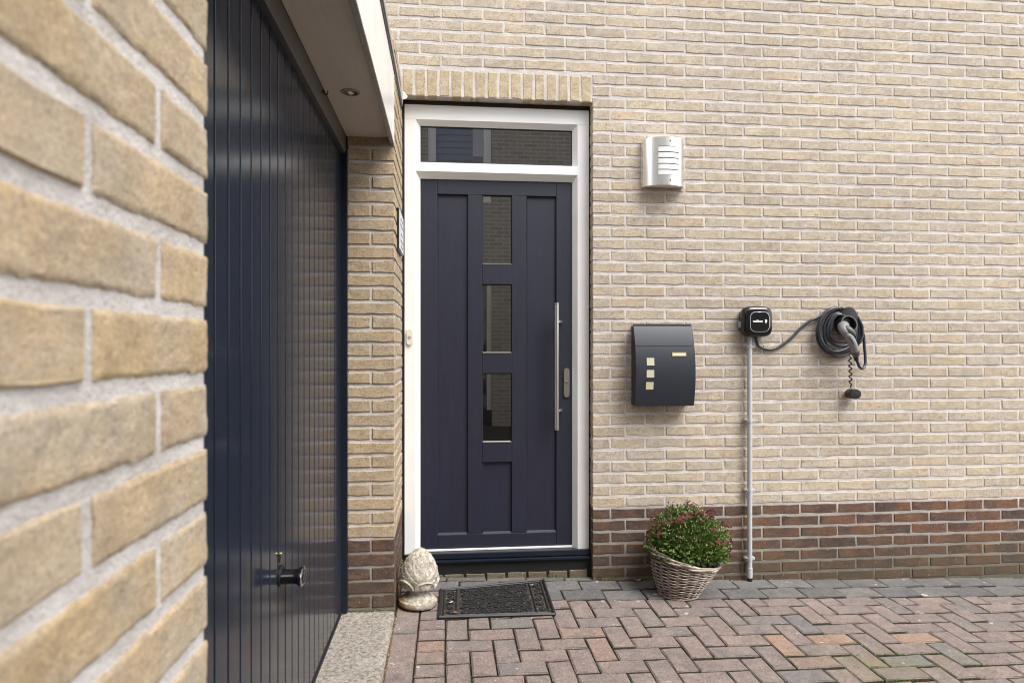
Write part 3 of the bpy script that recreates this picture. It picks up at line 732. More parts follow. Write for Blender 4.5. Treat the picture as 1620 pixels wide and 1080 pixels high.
# pull bar
mb = MB(); mb.tube([(.5815, .040, .785), (.5815, .040, .7855), (.5815, .040, 1.4635), (.5815, .040, 1.464)], [.0118, .0125, .0125, .0118], 20)
pb_ = part('pull_handle', mb, M['steel'], fd, True)
mb = MB()
for zz in (1.362, .885): mb.tube(catmull([(.584, .042, zz), (.598, .052, zz+.001), (.612, .075, zz+.001), (.614, YD, zz+.001)], 6), .0085, 14)
part('standoff', mb, M['steel'], pb_, True)
mb = MB()
for zz in (.790, .797, .815, 1.459, 1.452, 1.434): mb.lathe([(.0122, -.0008), (.01285, -.0004), (.01285, .0004), (.0122, .0008)], 20, Matrix.Translation((.5815, .040, zz)))
part('groove_ring', mb, M['header'], pb_, True)
# lock plate
def capsule(mb, cx, cz, w_, h_, y0_, y1_, n=12):
    r_ = w_/2; pts_ = [(cx+r_*math.cos(PI*i/n), cz+h_/2-r_+r_*math.sin(PI*i/n)) for i in range(n+1)]+[(cx+r_*math.cos(PI+PI*i/n), cz-h_/2+r_+r_*math.sin(PI+PI*i/n)) for i in range(n+1)]
    k_ = len(pts_); c2 = [(cx+(x_-cx)*.9, cz+(z_-cz)*.975) for x_, z_ in pts_]
    mb.add([(x_, y0_, z_) for x_, z_ in c2]+[(x_, y0_+(y1_-y0_)*.3, z_) for x_, z_ in pts_]+[(x_, y1_, z_) for x_, z_ in pts_],
           [tuple(range(k_-1, -1, -1))]+[(i, (i+1) % k_, (i+1) % k_+k_, i+k_) for i in range(k_)]+[(i+k_, (i+1) % k_+k_, (i+1) % k_+2*k_, i+2*k_) for i in range(k_)])
mb = MB(); capsule(mb, .645, 1.034, .034, .160, YD-.010, YD); lp_ = part('lock_plate', mb, M['steel'], fd, True)
mb = MB(); mb.lathe([(0, .014), (.0085, .014), (.0095, .011), (.0095, .009)], 24, Matrix.Translation((.645, YD, 1.036)) @ Matrix.Rotation(PI/2, 4, 'X')); part('lock_cylinder', mb, M['chrome'], lp_, True)
mb = MB(); capsule(mb, .645, 1.034, .0028, .009, YD-.0146, YD-.0138, 4); part('keyhole', mb, M['rubber_black'], lp_)

# doorbell on the left jamb
db = thing('doorbell', 'small oblong ivory doorbell button on the left white door jamb', 'doorbell', (-.1985, YF, 1.281))
mb = MB(); capsule(mb, -.1985, 1.281, .034, .086, YF-.012, YF+.001); part('casing', mb, M['ivory'], db, True)
mb = MB(); mb.lathe([(0, .0035), (.0075, .003), (.009, .0005), (.009, 0)], 24, Matrix.Translation((-.1985, YF-.012, 1.281)) @ Matrix.Rotation(PI/2, 4, 'X')); part('button', mb, M['ringgrey'], db, True)
# nameplate on the return wall
npl = thing('name_plaque', 'narrow pale plaque in a dark holder on the brick return beside the door frame', 'plaque', (XL, -.17, 1.79))
mb = MB(); mb.bbox(XL+.001, XL+.010, -.300, -.040, 1.690, 1.885, .002); part('holder', mb, M['black'], npl)
mb = MB(); mb.bbox(XL+.0095, XL+.014, -.285, -.042, 1.695, 1.878, .001); part('plate', mb, M['plate'], npl)
mb = MB(); R = random.Random(5)
for zz, w_ in ((1.845, .15), (1.815, .19), (1.775, .10), (1.742, .17), (1.715, .12)): mb.box(XL+.0142, XL+.0146, -.165-w_/2, -.165+w_/2, zz-.0045, zz+.0045)
part('print', mb, M['ink'], npl)

# ================================================================== WALL LAMP
lmp = thing('wall_lamp', 'half-round satin steel wall lamp with five white louvre slots', 'lamp', (1.147, 0, 2.2))
cx = 1.1455; zlo, zhi = 2.078, 2.330; wv = .1135; dpth = .078; NS = 48
def arc(t, r=1.): # t in -1..1 across
    a = t*PI/2; return (cx+wv*math.sin(a)*r, -(.012+dpth*math.cos(a)*r))
ts = [-1+2*i/NS for i in range(NS+1)]
def strip(mb, t0, t1, za, zb_, off=0., th=.0015):
    tt = [t0+(t1-t0)*i/24 for i in range(25)]
    o_ = [arc(t, 1+off) for t in tt]; i_ = [arc(t, 1+off-th/.08) for t in tt]; n_ = 25
    vs_ = [(x_, y_, za) for x_, y_ in o_]+[(x_, y_, zb_) for x_, y_ in o_]+[(x_, y_, za) for x_, y_ in i_]+[(x_, y_, zb_) for x_, y_ in i_]
    fs_ = []
    for i in range(24): fs_ += [(i, i+1, n_+i+1, n_+i), (2*n_+i+1, 2*n_+i, 3*n_+i, 3*n_+i+1), (i+1, i, 2*n_+i, 2*n_+i+1), (n_+i, n_+i+1, 3*n_+i+1, 3*n_+i)]
    fs_ += [(0, n_, 3*n_, 2*n_), (24, 2*n_+24, 3*n_+24, n_+24)]
    mb.add(vs_, fs_)
ta, tb = -.26, .42; za_, zb_ = 2.128, 2.281
mb = MB(); strip(mb, -1, ta, zlo, zhi); strip(mb, tb, 1, zlo, zhi); strip(mb, ta, tb, zlo, za_); strip(mb, ta, tb, zb_, zhi)
part('shade', mb, M['lampsteel'], lmp, True)
mb = MB(); h_ = (zb_-za_)/5
for i in range(5):
    z_a = za_+i*h_+.0022; z_b = za_+(i+1)*h_-.0016; n_ = 13
    tt = [ta+(tb-ta)*j/12 for j in range(13)]
    lo_ = [(*arc(t, 1.004), z_a) for t in tt]; hi_ = [(*arc(t, .978), z_b) for t in tt]; lo2 = [(*arc(t, .975), z_a+.001) for t in tt]
    mb.add(lo_+hi_+lo2, [(j, j+1, n_+j+1, n_+j) for j in range(12)]+[(j+1, j, 2*n_+j, 2*n_+j+1) for j in range(12)])
lv = part('louvre', mb, M['opal'], lmp, True)
mb = MB(); strip(mb, ta-.1, tb+.1, za_-.01, zb_+.01, -.05); part('diffuser', mb, M['header'], lmp, True)
mb = MB(); mb.box(cx-wv, cx+wv, -.012, 0.004, zlo+.006, zhi-.006)
pts_ = [arc(t, .97) for t in ts]
for zz, fl_ in ((zlo+.006, 1), (zhi-.006, -1)): mb.add([(x_, y_, zz) for x_, y_ in pts_], [tuple(range(len(pts_)))])
part('back_plate', mb, M['white'], lmp)
mb = MB()
for zz in (2.103, 2.309):
    px_, py_ = arc(.10); mb.lathe([(0, .002), (.004, .0015), (.0045, 0)], 16, Matrix.Translation((px_, py_, zz)) @ Matrix.Rotation(PI/2, 4, 'X'))
part('screw', mb, M['header'], lmp, True)

# ================================================================== MAILBOX
mbx = thing('mailbox', 'curved anthracite wall mailbox with three pale square windows and a name slot', 'mailbox', (1.13, 0, 1.12))
def mprof(zz):
    # front depth against height
    t = (zz-.920)/(1.343-.920)
    return .058+.058*math.sin(PI*min(1, max(0, .18+t*.80)))**.9 if t < 1 else .05
zsP = [.920+(1.343-.920)*i/28 for i in range(29)]
def mshell(x0_, x1_, za, zb_, push=.0, name='front', m='mailbox'):
    zz = [za+(zb_-za)*i/18 for i in range(19)]
    mb = MB(); o_ = [(-mprof(q)-push, q) for q in zz]; n_ = 19; d_ = .0022
    vs_ = [(x0_, y_, q) for y_, q in o_]+[(x1_, y_, q) for y_, q in o_]+[(x0_, y_+d_*2, q) for y_, q in o_]+[(x1_, y_+d_*2, q) for y_, q in o_]
    fs_ = []
    for i in range(18): fs_ += [(i, n_+i, n_+i+1, i+1), (i+1, 2*n_+i+1, 2*n_+i, i), (n_+i, 3*n_+i, 3*n_+i+1, n_+i+1)]
    fs_ += [(0, 2*n_, 3*n_, n_), (18, n_+18, 3*n_+18, 2*n_+18)]
    mb.add(vs_, fs_); return part(name, mb, M[m], mbx, True)
mshell(.9725, 1.2895, .9205, 1.2318, name='front_panel')
mshell(.9725, 1.2895, 1.2342, 1.3500, .0012, name='lid')
mb = MB(); n_ = len(zsP); xs2 = (.9795, 1.2825)
for xx in xs2:
    vs_ = [(xx, -mprof(q)+.003, q-.003 if q > 1.3 else q) for q in zsP]+[(xx, 0.002, q) for q in zsP]
    mb.add(vs_, [(i, i+1, n_+i+1, n_+i) for i in range(n_-1)])
for zz in (.923, 1.338): mb.add([(xs2[0], -mprof(zz)+.003, zz), (xs2[1], -mprof(zz)+.003, zz), (xs2[1], .002, zz), (xs2[0], .002, zz)], [(0,1,2,3)])
vs_ = [(xs2[0], -mprof(q)+.0045, q) for q in zsP]+[(xs2[1], -mprof(q)+.0045, q) for q in zsP]
mb.add(vs_, [(i, n_+i, n_+i+1, i+1) for i in range(n_-1)])
part('body', mb, M['mailbox'], mbx)
for (a, b_, c_, d_) in ((1.0290, 1.0685, 1.133, 1.172), (1.0275, 1.067, 1.0705, 1.1095), (1.0245, 1.064, 1.008, 1.047)):
    ya, yb_ = -mprof(c_)-.0012, -mprof(d_)-.0012
    mb = MB(); mb.add([(a, ya, c_), (b_, ya, c_), (b_, yb_, d_), (a, yb_, d_), (a, ya+.003, c_), (b_, ya+.003, c_), (b_, yb_+.003, d_), (a, yb_+.003, d_)], [(0,1,2,3), (0,4,5,1), (1,5,6,2), (2,6,7,3), (3,7,4,0)])
    part('window', mb, M['mailwin'], mbx)
a, b_, c_, d_ = 1.165, 1.2415, 1.180, 1.201; ya, yb_ = -mprof(c_)-.0025, -mprof(d_)-.0025
mb = MB(); mb.add([(a, ya, c_), (b_, ya, c_), (b_, yb_, d_), (a, yb_, d_), (a, ya+.004, c_), (b_, ya+.004, c_), (b_, yb_+.004, d_), (a, yb_+.004, d_)], [(0,1,2,3), (0,4,5,1), (1,5,6,2), (2,6,7,3), (3,7,4,0)])
ns_ = part('name_slot', mb, M['brass'], mbx)
mb = MB(); mb.add([(a+.004, ya-.0006, c_+.004), (b_-.004, ya-.0006, c_+.004), (b_-.004, yb_-.0006, d_-.004), (a+.004, yb_-.0006, d_-.004)], [(0,1,2,3)]); part('card', mb, M['mailwin'], ns_)

# ================================================================== CONDUIT
cn = thing('conduit_pipe', 'light grey plastic conduit running down the wall from the charger to the ground', 'pipe', (1.625, -.03, 0))
gb = gz(1.625)
mb = MB(); mb.tube([(1.625, -.030, gb+.05), (1.625, -.030, .6), (1.625, -.030, 1.30)], .0128, 20, False); part('tube', mb, M['pvc'], cn, True)
mb = MB(); mb.tube([(1.625, -.030, gb+.018), (1.625, -.030, gb+.0185), (1.625, -.030, gb+.072), (1.625, -.030, gb+.073)], [.0135, .0148, .0148, .0133], 20)
mb.tube([(1.625, -.030, gb+.050), (1.625, -.030, gb+.0505), (1.625, -.030, gb+.054)], [.0148, .0156, .0148], 20); part('coupling', mb, M['pvc'], cn, True)
mb = MB(); mb.tube([(1.625, -.030, gb-.01), (1.625, -.030, gb+.018)], .0145, 16); part('foot', mb, M['black'], cn, True)
for zz in (1.231, .8303, .4537, .0872):
    mb = MB(); mb.tube([(1.625, -.030, zz-.008), (1.625, -.030, zz-.0075), (1.625, -.030, zz+.0075), (1.625, -.030, zz+.008)], [.0130, .0150, .0150, .0130], 20)
    for s_ in (-1, 1): mb.bbox(1.625+s_*.021-.006, 1.625+s_*.021+.006, -.036, -.004, zz-.008, zz+.008, .002)
    mb.bbox(1.605, 1.645, -.012, .002, zz-.007, zz+.007, .001)
    c_ = part('clip', mb, M['pvc'], cn, True)
    mb = MB(); mb.lathe([(0, .004), (.0045, .0035), (.005, 0)], 10, Matrix.Translation((1.602, -.034, zz)) @ Matrix.Rotation(PI/2, 4, 'X')); part('screw', mb, M['black'], c_, True)

# ================================================================== CAR CHARGER
wb = thing('car_charger', 'black rounded square car charger box with wallbox lettering on the wall', 'car charger', (1.65, 0, 1.365))
def sq(cx_, cz_, a_, n_=64, p=4.2):
    out = []
    for i in range(n_):
        t = 2*PI*i/n_; c1, s1 = math.cos(t), math.sin(t)
        out.append((cx_+a_*math.copysign(abs(c1)**(2/p), c1), cz_+a_*math.copysign(abs(s1)**(2/p), s1)))
    return out
cxw, czw = 1.6515, 1.3645
mb = MB(); rings = [(.0735, 0.002), (.079, -.02), (.0825, -.045), (.082, -.062), (.0785, -.073), (.073, -.080), (.060, -.0835)]
vs_ = []; n_ = 64
for a_, y_ in rings: vs_ += [(x_, y_, z_) for x_, z_ in sq(cxw, czw, a_, n_, 4.2)]
fs_ = [(i*n_+k_, i*n_+(k_+1) % n_, (i+1)*n_+(k_+1) % n_, (i+1)*n_+k_) for i in range(len(rings)-1) for k_ in range(n_)]
fs_.append(tuple((len(rings)-1)*n_+k_ for k_ in range(n_)))
mb.add(vs_, fs_); part('casing', mb, M['blackgloss'], wb, True)
mb = MB(); o1 = sq(cxw+.004, czw-.002, .0545, n_, 3.8); o2 = sq(cxw+.004, czw-.002, .0518, n_, 3.8)
mb.add([(x_, -.0845, z_) for x_, z_ in o1]+[(x_, -.0852, z_) for x_, z_ in o2]+[(x_, -.0825, z_) for x_, z_ in o1], [(k_, (k_+1) % n_, (k_+1) % n_+n_, k_+n_) for k_ in range(n_)]+[((k_+1) % n_, k_, k_+2*n_, (k_+1) % n_+2*n_) for k_ in range(n_)])
part('light_ring', mb, M['ringgrey'], wb, True)
mb = MB(); mb.add([(x_, -.0848, z_) for x_, z_ in sq(cxw+.004, czw-.002, .0516, n_, 3.8)], [tuple(range(n_))]); part('face', mb, M['blackgloss'], wb)
mb = MB(); mb.box(cxw-.008, cxw+.010, -.0858, -.0850, czw+.0480, czw+.0520); part('indicator', mb, M['textwhite'], wb)
mb = MB(); mb.bbox(cxw-.0850, cxw-.0795, -.042, -.016, czw-.032, czw+.002, .001); part('side_socket', mb, M['ringgrey'], wb)
tc = bpy.data.curves.new('lettering', 'FONT'); tc.body = 'wallbox'; tc.size = .0175; tc.offset = .0005; tc.extrude = .0002; tc.align_x = 'CENTER'
to = bpy.data.objects.new('tmp', tc); C.objects.link(to); bpy.context.view_layer.update()
tm = bpy.data.meshes.new_from_object(to.evaluated_get(bpy.context.evaluated_depsgraph_get())); bpy.data.objects.remove(to)
tm.transform(Matrix.Translation((cxw-.008, -.0854, czw-.004)) @ Matrix.Rotation(PI/2, 4, 'X')); tm.materials.clear(); tm.materials.append(M['textwhite'])
put('lettering', tm, wb)
mb = MB()
for dz, rr in ((.006, .0052), (-.0042, .0044)): mb.lathe([(0, .0006), (rr, .0005), (rr, 0)], 16, Matrix.Translation((cxw+.037, -.0850, czw+dz)) @ Matrix.Rotation(PI/2, 4, 'X'))
mb.box(cxw+.0428, cxw+.0465, -.0856, -.0850, czw+.002, czw+.0042)
part('emblem', mb, M['textwhite'], wb)

# ================================================================== HOLDER, CABLE, CONNECTOR
CX_, CZ_ = 2.131, 1.3085; ux, uz = .000412, .000385     # one unit = 1/9 px of the photograph at this distance
def cp(px, py, y):
    k = (y+D)/(D-.03)   # the outline was measured at 3 cm off the wall; nearer pieces are that much closer to the lens
    return ((CX_+(px-770)*ux)*k, y, H+(CZ_-(py-505)*uz-H)*k)
hd_ = thing('cable_holder', 'black plastic cable holder with round socket in the middle of the coiled cable', 'holder', (2.157, 0, 1.37))
mb = MB(); vs_ = []; n_ = 40; rings = [(1.0, 0.0), (1.0, -.055), (.93, -.061), (.4, -.0625)]
for s_, y_ in rings:
    for k_ in range(n_):
        a = 2*PI*k_/n_; vs_.append((*[cp(835+118*s_*math.cos(a), 0, 0)[0]], y_, cp(0, 300-150*s_*math.sin(a), 0)[2]))
fs_ = [(i*n_+k_, i*n_+(k_+1) % n_, (i+1)*n_+(k_+1) % n_, (i+1)*n_+k_) for i in range(3) for k_ in range(n_)]+[tuple(3*n_+k_ for k_ in range(n_))]
mb.add(vs_, fs_); part('back_plate', mb, M['black'], hd_, True)
ax = Vector((.02, -1, .30)).normalized(); sm_ = Matrix.Translation(cp(842, 425, -.040)) @ ax.to_track_quat('Z', 'Y').to_matrix().to_4x4()
mb = MB(); mb.lathe([(.052, 0), (.051, .030), (.048, .052), (.0465, .056), (.040, .056), (.038, .050), (.036, .02), (0, .02)], 40, sm_); part('socket', mb, M['black'], hd_, True)
mb = MB()
for px_, py_ in ((832, 205), (835, 243)): mb.lathe([(0, .001), (.004, .001), (.004, 0)], 12, Matrix.Translation(cp(px_, py_, -.0618)) @ Matrix.Rotation(PI/2, 4, 'X'))
part('screw', mb, M['rubber_black'], hd_)

cb = thing('charging_cable', 'dark grey charging cable coiled in loops round the black holder on the wall', 'cable', (2.13, -.03, 1.3))
loops = [  # left, right, top, bottom extents in units, depth y
    (355, 362, 372, 372, -.016), (318, 345, 338, 352, -.022), (262, 330, 352, 300, -.036), (222, 300, 300, 318, -.030), (176, 255, 300, 160, -.046), (128, 205, 262, 152, -.052), (300, 352, 352, 372, -.052)]
pts_ = []; st = 28
for i in range(len(loops)-1):
    A = loops[i]; B_ = loops[i+1]
    for k_ in range(st):
        t = k_/st; e_ = [A[j]*(1-t)+B_[j]*t for j in range(5)]
        a = math.radians(150)-2*PI*t     # starts at upper left, clockwise
        ca, sa = math.cos(a), math.sin(a)
        ex = e_[1] if ca > 0 else e_[0]; ez = e_[2] if sa > 0 else e_[3]
        wv_ = 6*math.sin(3*a+i*1.7)
        pts_.append(cp(770+(ex-22)*ca+wv_, 505-(ez-22)*sa+wv_*.6, e_[4]-.004*math.sin(2*a+i)))
lead = [cp(-375, 565, -.045), cp(-372, 600, -.034), cp(-345, 690, -.018), cp(-270, 735, -.012), cp(-150, 745, -.012), cp(-20, 690, -.012), cp(120, 580, -.013), cp(250, 440, -.014), cp(370, 345, -.015), cp(430, 318, -.016)]
end = []
for k_ in range(10):   # last arc down the right side
    a = math.radians(150)-2*PI*(k_/16); ca, sa = math.cos(a), math.sin(a)
    end.append(cp(770+((350 if ca > 0 else 280))*ca, 505-(352 if sa > 0 else 300)*sa, -.050))
tail = [cp(1122, 520, -.045), cp(1138, 700, -.040), cp(1152, 860, -.04), cp(1148, 970, -.045), cp(1110, 1022, -.055), cp(1065, 990, -.070), cp(1040, 920, -.086), cp(1030, 880, -.096)]
path = catmull(lead, 6)[:-1]+pts_[1:]+end[:9]
path = path+catmull([path[-1]]+tail, 6)[1:]
mb = MB(); mb.tube(path, .0077, 12); part('sheath', mb, M['cable'], cb, True)
mb = MB(); mb.tube([cp(-375, 545, -.046), cp(-375, 585, -.044)], .0108, 14); part('gland', mb, M['black'], cb, True)
# connector hooked in the socket
def lump(parent, name, P_, rs_, m, n=20, sc=None):
    mb = MB(); mb.tube(catmull(P_, 5), [rs_[0]+(rs_[-1]-rs_[0])*0 for _ in range(1)]*0 or [np.interp(i/(5*(len(P_)-1)), [j/(len(P_)-1) for j in range(len(P_))], rs_) for i in range(5*(len(P_)-1)+1)], n)
    return part(name, mb, M[m], parent, True)
lump(cb, 'connector_head', [cp(842, 418, -.060), cp(842, 428, -.092), cp(850, 470, -.118), cp(885, 530, -.132)], [.030, .030, .0245, .019], 'gun')
hdl = lump(cb, 'connector_handle', [cp(855, 505, -.122), cp(915, 560, -.134), cp(960, 640, -.134), cp(990, 720, -.128), cp(1008, 775, -.120)], [.017, .0205, .0215, .0218, .0205], 'gun')
lump(cb, 'connector_grip', [cp(835, 440, -.095), cp(870, 448, -.120), cp(925, 480, -.136), cp(980, 525, -.140), cp(1000, 550, -.134)], [.010, .019, .020, .015, .005], 'gun_dark')
mb = MB(); mb.tube([cp(925, 565, -.1545)]+[cp(975, 640, -.1560), cp(1018, 765, -.1405)], .0018, 6); part('seam', mb, M['rubber_black'], hdl)
lump(cb, 'connector_collar', [cp(1004, 765, -.121), cp(1014, 800, -.115), cp(1020, 835, -.108)], [.0225, .0215, .0165], 'gun_dark')
mb = MB()
P0, P1 = Vector(cp(1021, 830, -.109)), Vector(cp(1030, 900, -.094))
rr_ = []; pp_ = []
for i in range(13): pp_.append(P0.lerp(P1, i/12)); rr_.append((.0155 if i % 3 != 2 else .0120)-.0030*i/12)
mb.tube(pp_, rr_, 18); part('strain_relief', mb, M['black'], cb, True)
# dust cap on its twisted cord
dc = thing('dust_cap', 'round black dust cap hanging on a twisted cord below the cable coil', 'cap', cp(945, 1370, -.03))
mb = MB(); pp_ = []
for i in range(90):
    t = i/89; a = t*2*PI*6.5; rad = .0068*min(1, 6*(1-t), 6*t)
    b0 = Vector(cp(935+12*t, 800+495*t, -.050)); pp_.append(b0+Vector((rad*math.cos(a), rad*math.sin(a), 0)))
mb.tube(pp_, .0038, 7); part('cord', mb, M['black'], dc, True)
mb = MB(); am = Matrix.Translation(cp(932, 1375, -.010)) @ Matrix.Rotation(PI/2, 4, 'X') @ Matrix.Diagonal((1.25, 1.02, 1, 1))
mb.lathe([(0, 0), (.024, 0), (.0262, .004), (.0262, .034), (.0272, .036), (.0272, .050), (.025, .054), (0, .055)], 36, am); part('cap', mb, M['black'], dc, True)

# ================================================================== BASKET WITH MUMS
bkx, bky = 1.165, -.205; gb = gz(bkx)
bs = thing('wicker_basket', 'round grey wicker basket planter leaning slightly on the paving by the wall', 'basket', (bkx, bky, gb))
def bpt(t, a, off=0.):
    """t 0 bottom .. 1 rim; a angle; off outward"""
    r_ = (.094*(1-t)+.165*t+.010*math.sin(PI*t))+off
    cx_ = bkx+.028*t; cy_ = bky-.005*t
    zz = gb+.006+t*(.190+.038*-math.cos(a)*t+.012*math.sin(a)*t)
    return Vector((cx_+r_*math.cos(a), cy_+r_*.98*math.sin(a), zz))
NSt = 20; mb = MB(); R = random.Random(11)
for i in range(25):
    t = .02+.93*i/24; q = []
    for k_ in range(NSt*5+1):
        a = 2*PI*k_/(NSt*5); off = .0052*math.cos(NSt/2*a+(PI if i % 2 else 0))
        p_ = bpt(t, a, off); p_.z += .0012*math.sin(5*a+i*1.3); q.append(p_)
    mb.tube(q, .0031, 5, False)
part('weave', mb, M['wicker'], bs, True)
mb = MB()
for k_ in range(NSt): mb.tube([bpt(t/6, 2*PI*k_/NSt) for t in range(7)], .003, 5)
part('stakes', mb, M['wicker_dark'], bs, True)
mb = MB()
for ph_, (oo, tz) in enumerate(((.004, .965), (-.003, .985), (.006, 1.01), (0, 1.03), (.007, .945))):
    q = []
    for k_ in range(121):
        a = 2*PI*k_/120; p_ = bpt(tz+.010*math.sin(9*a+ph_*2), a, oo+.004*math.cos(9*a+ph_*2)); q.append(p_)
    mb.tube(q, .0042, 6, False)
part('rim', mb, M['wicker'], bs, True)
mb = MB()
for ph_ in range(3):
    mb.tube([bpt(.0+.006*math.sin(11*2*PI*k_/110+ph_*2.1), 2*PI*k_/110, .002+.003*math.cos(11*2*PI*k_/110+ph_*2.1)) for k_ in range(111)], .004, 6, False)
part('foot_band', mb, M['wicker'], bs, True)
mb = MB(); n_ = 40; lv_ = []
for t, off in ((.0, -.006), (.5, -.007), (.86, -.008)): lv_ += [bpt(t, 2*PI*k_/n_, off) for k_ in range(n_)]
mb.add(lv_, [(i*n_+k_, i*n_+(k_+1) % n_, (i+1)*n_+(k_+1) % n_, (i+1)*n_+k_) for i in range(2) for k_ in range(n_)]+[tuple(2*n_+k_ for k_ in range(n_)), tuple(range(n_-1, -1, -1))])
part('liner', mb, M['soil'], bs)
pl = thing('chrysanthemum', 'bushy green chrysanthemum with small dark red blooms and pale buds in the wicker basket', 'plant', (bkx+.03, bky, gb+.18))
R = random.Random(21)
PC = Vector((1.218, -.200, .215))
def crown(dirv):   # radius of the crown in a direction
    x_, y_, z_ = dirv
    r_ = 1/math.sqrt((x_/.203)**2+(y_/.175)**2+(z_/(.200 if z_ > 0 else .085))**2)
    r_ *= 1+.10*noise.noise(Vector((x_*2.6+3, y_*2.6, z_*2.6)))+.05*noise.noise(Vector((x_*7, y_*7, z_*7+4)))
    return r_
def rdir(zmin=-.25):
    while True:
        v = Vector((R.gauss(0, 1), R.gauss(0, 1), R.gauss(0, 1))).normalized()
        if v.z > zmin: return v
lf = MB()
def leaf(mb, p_, d_, size):
    """lobed leaf along d_"""
    s_ = d_.cross(Vector((R.gauss(0, 1), R.gauss(0, 1), R.gauss(0, 1)+.8))).normalized(); nrm = s_.cross(d_)
    k_ = [(0, 0, 0), (.18, .22, .03), (.34, .12, .02), (.5, .34, .07), (.62, .15, .03), (.8, .2, .04), (1, 0, -.06), (.8, -.2, .04), (.62, -.15, .03), (.5, -.34, .07), (.34, -.12, .02), (.18, -.22, .03)]
    b0 = len(mb.v)
    mb.v += [tuple(p_+d_*a*size+s_*b_*size+nrm*c_*size) for a, b_, c_ in k_]+[tuple(p_+d_*.5*size-nrm*.04*size)]
    mb.f += [(b0+i, b0+(i+1) % 12, b0+12) for i in range(12)]
for i in range(4200):
    v = rdir(-.30); t = R.random()**.45
    p_ = PC+v*crown(v)*(.45+.52*t)
    d_ = (v*1.0+Vector((R.gauss(0, .5), R.gauss(0, .5), R.gauss(.15, .5)))).normalized()
    low = max(0, -.1-v.z+.35)
    leaf(lf, p_, d_, R.uniform(.014, .024)*(1.0+low*1.3))
part('foliage', lf, M['leaf'], pl)
st_ = MB()
for i in range(240):
    v = rdir(0.05); a = PC+Vector((v.x*.05, v.y*.05, -.03)); b_ = PC+v*crown(v)*R.uniform(.9, 1.04)
    st_.tube([a, a.lerp(b_, .5)+Vector((0, 0, -.01)), b_], .0011, 4, False)
part('stems', st_, M['stem'], pl)
bl = MB(); bu = MB()
def bloom(mb, p_, n_, size):
    for ring, (rr, up) in enumerate(((1., .35), (.65, .8))):
        m_ = 9 if ring == 0 else 6
        t1 = n_.orthogonal().normalized(); t2 = n_.cross(t1)
        for k_ in range(m_):
            a = 2*PI*k_/m_+ring*.4+R.uniform(-.15, .15); d_ = (t1*math.cos(a)+t2*math.sin(a)); s_ = n_.cross(d_)
            o_ = p_+n_*size*.1; tip = p_+d_*size*rr+n_*size*up*.6
            b0 = len(mb.v); mb.v += [tuple(o_), tuple(o_.lerp(tip, .65)+s_*size*.24+n_*size*.05), tuple(tip), tuple(o_.lerp(tip, .65)-s_*size*.24+n_*size*.05)]; mb.f.append((b0, b0+1, b0+2, b0+3))
for i in range(300):
    for _ in range(40):
        v = rdir(-.05)
        # blooms crowd the top and the right, wall-facing side; the front shows mainly buds
        w_ = max(0, v.z-.1)**1.5*.9+max(0, v.x)*.55+max(0, v.y)*.6-max(0, -v.y)*.35+.06
        if R.random() < w_*(.15+2.2*max(0, noise.noise(v*3.2+Vector((9,1,2)))+.12)): break
    p_ = PC+v*crown(v)*R.uniform(.99, 1.09); cl_ = R.randint(1, 3)
    for j in range(cl_):
        q = p_+Vector((R.gauss(0, .006), R.gauss(0, .006), R.gauss(0, .005))); bloom(bl, q, (v+Vector((R.gauss(0, .3), R.gauss(0, .3), .3))).normalized(), R.uniform(.006, .0095))
part('blooms', bl, M['bloom'], pl, kind='stuff')
for i in range(420):
    v = rdir(-.12); p_ = PC+v*crown(v)*R.uniform(.97, 1.06); bu.sphere(p_, R.uniform(.0018, .0034), 6)
part('buds', bu, M['bud'], pl, True, kind='stuff')
# soft young weed behind the ornament
wd = MB(); R = random.Random(4)
for i in range(46):
    p_ = Vector((-.212+R.gauss(0, .012), -.05+R.gauss(0, .02), .03+R.random()*.12)); leaf(wd, p_, Vector((R.gauss(0, .6), R.gauss(-.3, .5), R.random()*.8)).normalized(), R.uniform(.012, .022))
part('weed', wd, M['leaf'], None, label='small green weed growing in the corner behind the stone pine cone', cat='weed')

# ================================================================== STONE PINE CONE ORNAMENT
orn = thing('stone_pinecone', 'weathered cast stone pine cone ornament on a round foot at the door corner', 'garden ornament', (-.140, -.315, gz(-.14)+.003))
orn.rotation_euler = (math.radians(-2), math.radians(3.5), .1)
def localpart(name, mb, m, parent, **kw):
    o = bpy.data.objects.new(name, mb.mesh(name, M[m], True)); C.objects.link(o); o.parent = parent
    o.data.polygons.foreach_set('use_smooth', [True]*len(o.data.polygons)); return o
mb = MB(); prof = [(0, 0), (.080, 0), (.087, .004), (.0905, .014), (.089, .026), (.083, .031), (.0795, .032), (.078, .036), (.073, .041), (.060, .050), (.050, .062), (.045, .074), (.046, .078)]
n_ = 72; vs_ = []
for r_, z_ in prof:
    for k_ in range(n_):
        a = 2*PI*k_/n_; q = 1+.018*noise.noise(Vector((3*math.cos(a), 3*math.sin(a), z_*40)))
        vs_.append((r_*q*math.cos(a), r_*q*math.sin(a), z_))
mb.add(vs_, [(i*n_+k_, i*n_+(k_+1) % n_, (i+1)*n_+(k_+1) % n_, (i+1)*n_+k_) for i in range(len(prof)-1) for k_ in range(n_)]); localpart('foot', mb, 'stone', orn)
mb = MB(); NA, NZ = 216, 150; vs_ = []
RO, CO = 8.5, 12
